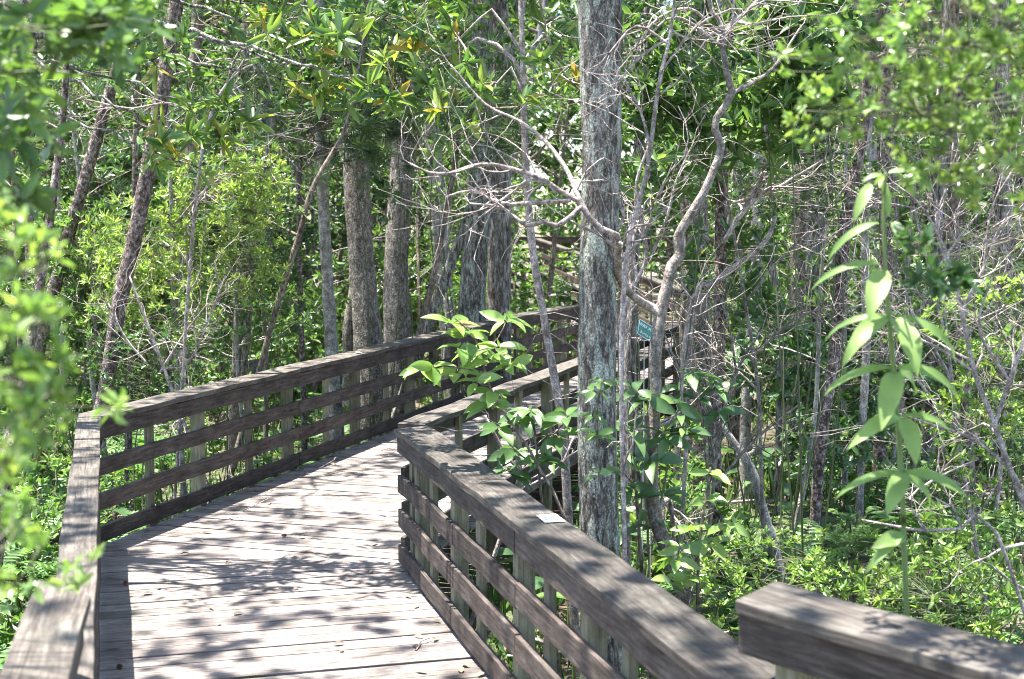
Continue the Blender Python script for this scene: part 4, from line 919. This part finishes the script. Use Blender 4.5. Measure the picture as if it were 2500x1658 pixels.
plate('plate', sc_, wl, hl, nv, .004, M['sign_green'], sg)
for k, (a, b_) in enumerate(((0, hl / 2 - .006), (0, -hl / 2 + .006))):
    B = Boards(); c2 = sc_ + hv * b_; B.beam(c2 - wv * (wl / 2 - .006), c2 + wv * (wl / 2 - .006), hv, -.0025, .0025, .0048, .0062, up=nv, jit=0, step=9); B.obj('border', M['sign_white'], sg, 0)
for a in (-wl / 2 + .006, wl / 2 - .006):
    B = Boards(); c2 = sc_ + wv * a; B.beam(c2 - hv * (hl / 2 - .01), c2 + hv * (hl / 2 - .01), wv, -.0025, .0025, .0048, .0062, up=nv, jit=0, step=9); B.obj('border', M['sign_white'], sg, 0)
def lettering(txt, size, pos, italic=0.0):
    cu = bpy.data.curves.new('lettering', 'FONT'); cu.body = txt; cu.size = size; cu.align_x = 'CENTER'; cu.align_y = 'CENTER'; cu.extrude = .0006; cu.shear = italic; cu.offset = .0004
    tmp = bpy.data.objects.new('lettering', cu); COL.objects.link(tmp)
    dg = bpy.context.evaluated_depsgraph_get(); me = bpy.data.meshes.new_from_object(tmp.evaluated_get(dg)); bpy.data.objects.remove(tmp)
    n = len(me.vertices); v = np.zeros(n * 3, np.float32); me.vertices.foreach_get('co', v); v = v.reshape(-1, 3)
    wld = pos + v[:, :1] * wv + v[:, 1:2] * hv + v[:, 2:3] * nv + nv * .0052 - np.array(sg.location)
    me.vertices.foreach_set('co', wld.astype(np.float32).ravel()); me.materials.clear(); me.update()
    return link('lettering', me, M['sign_white'], sg)
lettering('WAX MYRTLE', .036, sc_ + hv * .026)
lettering('Myrica cerifera', .030, sc_ - hv * .030, .25)
for k in (-.04, .045):
    T = Tubes(); p = sc_ + wv * k - nv * .006; T.add(np.array([[p[0], p[1] + .01, float(ground(p[0], p[1])) - .1], [p[0], p[1] + .01, p[2] - .03], p + hv * .04]), .0042, 6)
    link('stake', T.mesh('stake', np.array(sg.location)), M['metal'], sg)

# ---- white card on the right railing cap, small sticker on the long one
def card(label, c_, ax, a, b_, z, marks, name='card', cat='card'):
    ax = nrm(np.array([*ax, 0])); pr = np.array([-ax[1], ax[0], 0]); c3 = np.array([c_[0], c_[1], z])
    t = thing(name, c3, label, cat)
    B = Boards(); B.beam(c3 - ax * a / 2, c3 + ax * a / 2, pr, -b_ / 2, b_ / 2, 0, .003, jit=0, step=9, tint=.5); B.obj('sheet', M['paper'], t, .001)
    for (x, y, rx, ry) in marks:
        V = [c3 + ax * x + pr * y + np.array([0, 0, .0035])]; n = 14
        for i in range(n):
            k = 1 + .25 * math.sin(i * 2.3 + x * 50)
            V.append(c3 + ax * (x + rx * k * math.cos(i * 6.283 / n)) + pr * (y + ry * k * math.sin(i * 6.283 / n)) + np.array([0, 0, .0035]))
        me = bpy.data.meshes.new('print'); me.from_pydata([(v - c3).tolist() for v in V], [], [(0, 1 + i, 1 + (i + 1) % n) for i in range(n)])
        link('print', me, M['teal'], t)
q1 = at(1271, 1200, 1.0); t_ = (CAMZ - 1.0) / (CAMZ - q1[2])
card('white card with teal smudges fixed on the right railing cap', (q1[0] * t_, t_), (1, .25), .105, .17, 1.0065, [(-.02, .022, .014, .02), (.005, -.005, .014, .022), (-.03, -.03, .008, .014)])
sB = CL + dirB * 5.05 - nB * .05
card('tiny white and teal sticker on the cap of the long left railing', sB, (1, .3), .05, .09, 1.0065, [(.0, .0, .01, .014)], 'sticker', 'sticker')

# ---- copied plants and trees -------------------------------------------------
PATHS = [np.array(p) for p in ([(-1.0, 1.5), (-1.9, 6), (-2.0, 10.3), (1.2, 20.4), (2.4, 22.8), (3.2, 24.6), (15.5, 25)], [(3, 25.5), (.7, 37.8)], [(-7, 38.8), (9, 38.8)])]
def deck_dist(x, y):
    best = np.full(np.shape(x), 1e9)
    for P in PATHS:
        for a, b_ in zip(P[:-1], P[1:]):
            e = b_ - a; t = np.clip(((x - a[0]) * e[0] + (y - a[1]) * e[1]) / (e @ e), 0, 1)
            best = np.minimum(best, np.hypot(x - a[0] - t * e[0], y - a[1] - t * e[1]))
    return best
def scatter(n, d0, d1, gap, slope=.42, pw=1.0, cond=None):
    o = []
    while len(o) < n:
        d = d0 + (d1 - d0) * rng.uniform() ** pw; x = rng.uniform(-1, 1) * (slope * d + .5)
        if deck_dist(x, d) > gap and (cond is None or cond(x, d)): o.append((x, d))
    return o
def proto_tree(label, h, r, crown, bark, leaf, group, lean=.3, tufts=0):
    P = np.array([[0, 0, -.1, r * 1.4], [0, 0, .3, r * 1.1], [rng.normal(0, lean * .3), rng.normal(0, lean * .3), h * .35, r], [rng.normal(0, lean), rng.normal(0, lean), h * .7, r * .75], [rng.normal(0, lean), rng.normal(0, lean), h, r * .3]])
    t = thing('tree', (0, 0, 0), label, 'tree', group); T = Tubes(); Q = tube_path(T, P, .3, 9, .04); link('trunk', T.mesh('trunk'), M[bark], t)
    T = Tubes(); Lv = Leaves(); z0, z1, n, ln, spec, lev = crown
    crown_on(T, Lv, Q, z0, z1, n, ln, spec, lev, thin=.45)
    link('branches', T.mesh('branches'), M['B_stem'], t); link('crown', Lv.mesh('crown'), M[leaf], t); return t
FARS = (7, .155, .062, (.4, 1.9), (.1, .9), .1)
def spread(proto, spots, label, group, s=(.8, 1.25)):
    for i, (x, y) in enumerate(spots):
        k = rng.uniform(*s)
        if i == 0:
            proto.location = (x, y, float(ground(x, y))); proto.scale = (k,) * 3
        else: copy_thing(proto, (x, y, float(ground(x, y))), rng.uniform(0, 6.28), k, label, group)
away = lambda x, d: d > 24 or x < -6.2 - (d - 14) * -.25 or x > 6.5
p1 = proto_tree('leafy understorey tree in the woods behind the boardwalk', 6.0, .06, (.9, 5.8, 13, 1.5, FARS, 2), 'B_stem', 'L_fresh', 'understorey trees behind the boardwalk', .4)
spread(p1, scatter(34, 21, 44, 1.9, .43, .9, away), 'leafy understorey tree in the woods behind the boardwalk', 'understorey trees behind the boardwalk')
p2 = proto_tree('bushy dark green tree deep in the woods', 5.0, .05, (.5, 4.8, 13, 1.4, FARS, 2), 'B_stem', 'L_mid', 'bushy trees deep in the woods', .3)
spread(p2, scatter(26, 20, 46, 1.9, .43, .9, away), 'bushy dark green tree deep in the woods', 'bushy trees deep in the woods')
p3 = proto_tree('tall pale trunk with a high leafy crown deep in the woods', 13, .15, (3.5, 12.8, 16, 2.6, (7, .19, .075, (.4, 1.9), (.1, .9), .1), 2), 'B_pale', 'L_fresh', 'tall trees deep in the woods', .5)
spread(p3, scatter(34, 25, 62, 2.2, .42, .8), 'tall pale trunk with a high leafy crown deep in the woods', 'tall trees deep in the woods')
p4 = proto_tree('tall dark pine trunk deep in the woods', 13, .12, (3.0, 12.8, 18, 1.7, (40, .26, .006, (.15, 1.5), (.2, .9), .1), 1), 'B_scaly', 'needle', 'pines deep in the woods', .4)
spread(p4, scatter(22, 23, 55, 2.2, .42, .8), 'tall dark pine trunk deep in the woods', 'pines deep in the woods')
def stemtree(label, group, bark, r, h):
    P = np.array([[0, 0, -.1, r * 1.3], [rng.normal(0, .1), 0, h * .3, r], [rng.normal(0, .25), rng.normal(0, .2), h * .65, r * .8], [rng.normal(0, .4), rng.normal(0, .2), h, r * .4]])
    t = thing('thin_stem', (0, 0, 0), label, 'sapling', group); T = Tubes(); Q = tube_path(T, P, .15, 6, .05); link('trunk', T.mesh('trunk'), M[bark], t)
    T = Tubes(); Lv = Leaves(); crown_on(T, Lv, Q, h * .3, h, 7, .8, (6, .10, .04, (.4, 1.8), (.1, .9), .1), 1, thin=.4)
    link('branches', T.mesh('branches'), M['B_twig'], t); link('crown', Lv.mesh('crown'), M['L_fresh'], t); return t
for (lb, gr, bk, r, h, n, c_) in (('thin pale understorey stem with sparse leaves behind the railings', 'thin pale stems', 'B_pale', .028, 4.6, 26, None), ('thin dark understorey stem with sparse leaves behind the railings', 'thin dark stems', 'B_stem', .03, 5.2, 26, None)):
    q = stemtree(lb, gr, bk, r, h); spread(q, scatter(n, 13.5, 34, 1.7, .4, 1.0, lambda x, d: abs(x - .05 * d) > .03 * d), lb, gr)
# low shrubs
Lv = Leaves(); T = Tubes(); t = thing('low_shrub', (0, 0, 0), 'low leafy shrub among the undergrowth', 'shrub', 'low shrubs in the undergrowth')
C = ellip(120, (0, 0, .55), (.6, .6, .5)); twigs_to(T, Lv, np.array([[0, 0, 0], [0, 0, .2], [.15, .1, .4], [-.15, .1, .4], [0, -.2, .4]]), C, (10, .085, .036, (.3, 1.7), (.2, .95), .1), .003)
link('stems', T.mesh('stems'), M['B_stem'], t); link('leaves', Lv.mesh('leaves'), M['L_fresh'], t)
lowspots = scatter(70, 10.5, 40, 1.55, .42, .9)
spread(t, lowspots, 'low leafy shrub among the undergrowth', 'low shrubs in the undergrowth', (.6, 1.35))
# ferns
Lv = Leaves(); fr = []
for k in range(9):
    a = k * 2.4 + rng.normal(0, .2); el = rng.uniform(.8, 1.2); L = rng.uniform(.45, .7); d = np.array([math.cos(a) * math.cos(el), math.sin(a) * math.cos(el), math.sin(el)]); p = np.zeros(3); n = 15
    sd = np.array([-math.sin(a), math.cos(a), 0]); tn = rng.uniform(.2, .9)
    for i in range(n):
        d = nrm(d + np.array([0, 0, -.10])); p = p + d * L / n; up = np.cross(sd, d) * -1; up = up if up[2] > 0 else -up
        w_ = .16 * math.sin(math.pi * (i + 1.5) / (n + 1.6)) + .015
        for s_ in (-1, 1):
            if i > 1: Lv.add([p], [sd * s_ + d * .35], [up], w_, .030, tn, .15)
me_f = Lv.mesh('fern')
def single(name, me, m, spots, label, cat, group, s=(.7, 1.3), dz=0.0):
    for i, (x, y) in enumerate(spots):
        o = link(name, me, m); o.location = (x, y, float(ground(x, y)) + dz); o.rotation_euler = (rng.normal(0, .1), rng.normal(0, .1), rng.uniform(0, 6.28)); o.scale = (rng.uniform(*s),) * 3
        tag(o, label, cat, group)
leftzone = lambda x, d: x < 0
fsp = scatter(26, 8.6, 13, 1.3, .40, 1, lambda x, d: x < -2.9) + scatter(60, 9, 32, 1.5, .42, .9)
for (u_, v_) in ((60, 1120), (100, 1180), (30, 1260), (130, 1130), (1560, 1250), (1960, 1060), (2060, 1080), (1990, 1120), (1720, 1260), (1840, 1250), (2220, 1010), (2120, 1180), (1500, 1230), (880, 880), (960, 870), (1010, 850), (540, 900), (620, 880)):
    q1 = at(u_, v_, 1.0); t_ = (CAMZ + .35) / (CAMZ - q1[2]); fsp.append((q1[0] * t_, t_))
fsp = [p_ for p_ in fsp if deck_dist(np.array(p_[0]), np.array(p_[1])) > 1.25]
single('fern', me_f, M['fern'], fsp, 'green fern arching out of the undergrowth', 'fern', 'ferns in the undergrowth')
# broad-leaved marsh plants
sp = []
for k in range(8):
    a = k * 2.4; d = np.array([math.cos(a) * .5, math.sin(a) * .5, .8]); q = d * rng.uniform(.25, .5)
    sp.append((q, np.array([math.cos(a), math.sin(a), .25]), np.array([0, 0, 1]), rng.uniform(.26, .36), .13, .7, rng.uniform(0, 1)))
    sp.append((np.array([0, 0, 0.]), d, np.array([math.cos(a), math.sin(a), 0]), np.linalg.norm(q), .016, .05, .3))
me_b = big_leaves('marsh_plant', sp, np.zeros(3), 6)
bsp = [tuple((CL + dirB * s_ - nB * (.45 + rng.uniform(0, .9))).tolist()) for s_ in rng.uniform(.2, 8, 20)] + [tuple((CR + dirB * s_ - nF * (.5 + rng.uniform(0, 1.2))).tolist()) for s_ in rng.uniform(0, 6, 8)] + scatter(20, 9, 20, 1.5)
single('marsh_plant', me_b, M['L_mid'], bsp, 'broad-leaved marsh plant by the boardwalk', 'plant', 'broad-leaved marsh plants', (.75, 1.3))
# grass, ground cover, litter
def zone(n, d0, d1, gap, pw=1.0, slope=.42):
    d = d0 + (d1 - d0) * rng.uniform(0, 1, n * 3) ** pw; x = rng.uniform(-1, 1, n * 3) * (slope * d + .5); k = deck_dist(x, d) > gap
    return x[k][:n], d[k][:n]
x, d = zone(26000, 3, 34, 1.22, 1.15); n = len(x)
clump = np.sin(x * 1.7 + d * .9) + np.sin(d * 1.3 - x * 2.1) + rng.normal(0, .6, n); k = clump > -.4; x, d = x[k], d[k]; n = len(x)
P = np.stack([x, d, ground(x, d) - .02], -1); a = rng.uniform(0, 6.28, n); lean = rng.uniform(.1, .8, n)
D = np.stack([np.cos(a) * lean, np.sin(a) * lean, np.ones(n)], -1); Lv = Leaves()
Lv.add(P, D, np.stack([np.cos(a), np.sin(a), np.zeros(n)], -1) * -1 + np.array([0, 0, .1]), rng.uniform(.14, .42, n), rng.uniform(.005, .010, n), np.clip(rng.normal(.5, .25, n), 0, 1), -.25)
tag(link('grass', Lv.mesh('grass'), M['grass']), 'green grass growing from the swampy ground', 'grass', kind='stuff')
x, d = zone(5200, 3, 32, 1.35, 1.1); n = len(x); h = rng.uniform(.05, .5, n) * (.55 + .45 * np.sin(x * 1.1 + 2) * np.cos(d * .8))
C = np.stack([x, d, ground(x, d) + np.abs(h)], -1); Lv = Leaves(); rosette(Lv, C, np.tile([0, 0, 1.0], (n, 1)) + rng.normal(0, .3, (n, 3)), (8, .07, .032, (.5, 1.7), (.1, .95), .12))
tag(link('ground_cover', Lv.mesh('ground_cover'), M['L_fresh']), 'low leafy plants covering the forest floor', 'ground cover', kind='stuff')
x, d = zone(9000, 3, 30, .2, 1.2); n = len(x); Lv = Leaves(); a = rng.uniform(0, 6.28, n)
Lv.add(np.stack([x, d, ground(x, d) + rng.uniform(.01, .05, n)], -1), np.stack([np.cos(a), np.sin(a), rng.normal(0, .15, n)], -1), np.tile([0, 0, 1.0], (n, 1)) + rng.normal(0, .3, (n, 3)), rng.uniform(.05, .11, n), rng.uniform(.02, .04, n), rng.uniform(0, 1, n), .1)
tag(link('leaf_litter', Lv.mesh('leaf_litter'), M['litter']), 'brown dead leaves lying on the forest floor', 'leaf litter', kind='stuff')
# far wood reading as one mass
n = 14000; d = rng.uniform(44, 74, n); x = rng.uniform(-.5, .5, n) * d * 1.05; z = rng.uniform(0, 1, n) ** .8 * 19
lum = np.sin(x * .9 + d * .5) + np.sin(z * .8 + x * .6) + np.sin(d * .7 - z * .5); k = lum > -1.1; x, d, z = x[k], d[k], z[k]; n = len(x)
Lv = Leaves(); rosette(Lv, np.stack([x, d, ground(x, d) + z], -1), np.tile([0, -.3, 1.0], (n, 1)) + rng.normal(0, .5, (n, 3)), (9, .5, .22, (.4, 1.9), (.1, .95), .1))
tag(link('far_woodland', Lv.mesh('far_woodland'), M['L_fresh']), 'far green woodland closing the view behind all the trees', 'woodland', kind='stuff')
# grey panel by the distant railing
pz = at(1010, 548, 41.5); t = thing('panel', [pz[0], pz[1], float(ground(pz[0], pz[1]))], 'small grey-blue panel on a post behind the distant level railing', 'panel')
B = Boards(); B.beam(pz + np.array([-.28, 0, -.35]), pz + np.array([.28, 0, -.35]), np.array([0, 1, 0.]), 0, .05, 0, .95, jit=0); B.obj('board', M['boxgrey'], t)
B = Boards(); B.beam(np.array([pz[0] - .05, pz[1] + .055, t.location[2]]), np.array([pz[0] + .05, pz[1] + .055, t.location[2]]), np.array([0, 1, 0.]), 0, .09, 0, pz[2] - t.location[2], jit=0); B.obj('post', M['post'], t)
# ---- things lying on the deck
for i, (u, v, tn) in enumerate(((690, 1240, .7), (700, 1275, .9), (520, 1300, .4), (870, 1255, .8), (910, 1205, .3), (620, 1165, .6), (330, 1372, .5), (540, 1420, .2), (1065, 1553, .95), (955, 1490, .3), (985, 1555, .5), (880, 1190, .7), (640, 1100, .8), (560, 1170, .9), (600, 1135, .6), (470, 1230, .4), (1090, 1495, .9), (780, 1060, .5), (800, 1340, .4))):
    t_ = (CAMZ - .004) / ((CAMZ - at(u, v, 1.0)[2])); p = np.array([at(u, v, 1.0)[0] * t_, t_, .006])
    a = rng.uniform(0, 6.28); me = big_leaves('fallen_leaf', [(np.zeros(3), np.array([math.cos(a), math.sin(a), .25]), np.array([0, 0, 1.0]), rng.uniform(.05, .085), rng.uniform(.025, .04), .6, tn)], np.zeros(3))
    o = link('fallen_leaf', me, M['litter']); o.location = p.tolist(); tag(o, 'dead brown leaf lying on the deck boards', 'leaf', 'dead leaves on the deck')
for k in range(42):
    if k < 24: p2 = CL + dirB * rng.uniform(.1, 7) + nB * abs(rng.normal(0.03, .10))
    elif k < 34: p2 = CR - np.array([-.272, 1]) * rng.uniform(0, 3) + nD * abs(rng.normal(.03, .12))
    else: p2 = CL - np.array([-.281, 1]) * rng.uniform(0, 3) + nA * rng.uniform(.05, 1.9)
    a = rng.uniform(0, 6.28); me = big_leaves('fallen_leaf', [(np.zeros(3), np.array([math.cos(a), math.sin(a), .3]), np.array([0, 0, 1.0]) + rng.normal(0, .3, 3), rng.uniform(.04, .075), rng.uniform(.02, .035), .8, rng.uniform(.1, 1))], np.zeros(3))
    o = link('fallen_leaf', me, M['litter']); o.location = (p2[0], p2[1], .008); tag(o, 'dead brown leaf lying on the deck boards', 'leaf', 'dead leaves on the deck')
for k, (x_, d_) in enumerate(scatter(16, 7, 16, 1.5)):
    T = Tubes(); a = rng.uniform(0, 6.28); L_ = rng.uniform(.8, 2.2); pts = [np.array([0, 0, .12])]
    for i in range(7): a += rng.normal(0, .25); pts.append(pts[-1] + np.array([math.cos(a), math.sin(a), rng.normal(0, .1)]) * L_ / 7)
    T.add(np.array(pts), np.linspace(.022, .006, 8), 6, .1); e_ = pts[3]; T.add(np.array([e_, e_ + rng.normal(0, .12, 3), e_ + rng.normal(0, .25, 3) + np.array([0, 0, .15])]), [.01, .007, .003], 5, .1)
    o = link('fallen_branch', T.mesh('fallen_branch'), M['B_twig']); o.location = (x_, d_, float(ground(x_, d_))); tag(o, 'weathered fallen branch lying in the undergrowth', 'branch', 'fallen branches in the undergrowth')
T0 = [((735, 1082), .5, .2), ((760, 1095), .35, .9), ((690, 1100), .4, -.3), ((880, 1040), .4, .4), ((560, 1178), .45, .5), ((530, 1195), .3, -.5), ((960, 1500), .35, 1.2)]
for (uv_, L, a) in T0:
    q1 = at(*uv_, 1.0); t_ = (CAMZ - .01) / (CAMZ - q1[2]); T = Tubes(); pts = [np.array([0, 0, .006])]
    for i in range(5): a += rng.normal(0, .35); pts.append(pts[-1] + np.array([math.cos(a), math.sin(a), rng.normal(.04, .12)]) * L / 5); pts[-1][2] = max(.006, pts[-1][2])
    T.add(np.array(pts), np.linspace(.005, .002, 6), 5, .1); o = link('twig', T.mesh('twig'), M['B_twig']); o.location = (q1[0] * t_, t_, .0); tag(o, 'thin dry twig lying on the deck boards', 'twig', 'twigs on the deck')
for (u, v) in ((655, 1237), (275, 1540), (290, 1347)):
    q1 = at(u * 1.0, v, 1.0); t_ = (CAMZ - .01) / (CAMZ - q1[2]); Lv = Leaves(); n = 60; h = np.linspace(0, 1, n); a = np.arange(n) * 2.4
    Lv.add(np.stack([h * .04 - .02, np.cos(a) * .003, np.sin(a) * .003 + .014], -1), np.stack([.5 + 0 * a, np.cos(a), np.sin(a)], -1), np.tile([1.0, 0, 0], (n, 1)), (.026 * np.sin(np.pi * (h * .8 + .15)) + .004) * .6, .009, .3, -.2)
    o = link('pine_cone', Lv.mesh('pine_cone'), M['cone']); o.location = (q1[0] * t_, t_, 0); o.rotation_euler = (0, 0, rng.uniform(0, 6)); tag(o, 'small brown pine cone lying on the deck', 'pine cone', 'pine cones on the deck')


# ================================================================== CAMERA, LIGHT
cam = bpy.data.cameras.new('camera'); co = bpy.data.objects.new('camera', cam); COL.objects.link(co)
cam.lens = 50; cam.sensor_width = 36; cam.sensor_fit = 'HORIZONTAL'; cam.clip_end = 1000; cam.clip_start = .05
co.location = (0, 0, CAMZ); co.rotation_euler = (math.pi / 2 - PITCH, 0, 0)
cam.dof.use_dof = True; cam.dof.focus_distance = 11.2; cam.dof.aperture_fstop = 3.2
S.camera = co
sun = bpy.data.lights.new('sun', 'SUN'); sun.energy = 5.0; sun.angle = R(.55); sun.color = (1, .955, .88)
so = bpy.data.objects.new('sun', sun); COL.objects.link(so)
dv = Vector((math.sin(AZ) * math.cos(EL), math.cos(AZ) * math.cos(EL), math.sin(EL)))
so.rotation_euler = dv.to_track_quat('Z', 'Y').to_euler()
w = bpy.data.worlds.new('World'); S.world = w; w.use_nodes = True
nt = w.node_tree; bg = nt.nodes['Background']; sk = nt.nodes.new('ShaderNodeTexSky')
sk.sky_type = 'NISHITA'; sk.sun_disc = False; sk.sun_elevation = EL; sk.sun_rotation = AZ
nt.links.new(sk.outputs[0], bg.inputs[0]); bg.inputs[1].default_value = .10
S.render.engine = 'CYCLES'
S.cycles.pixel_filter_type = 'BLACKMAN_HARRIS'; S.cycles.filter_width = 1.0
S.cycles.max_bounces = 8; S.cycles.diffuse_bounces = 4; S.cycles.glossy_bounces = 2; S.cycles.transmission_bounces = 4; S.cycles.transparent_max_bounces = 4
S.view_settings.view_transform = 'Standard'; S.view_settings.look = 'None'; S.view_settings.gamma = 1
S.view_settings.exposure = 2.5
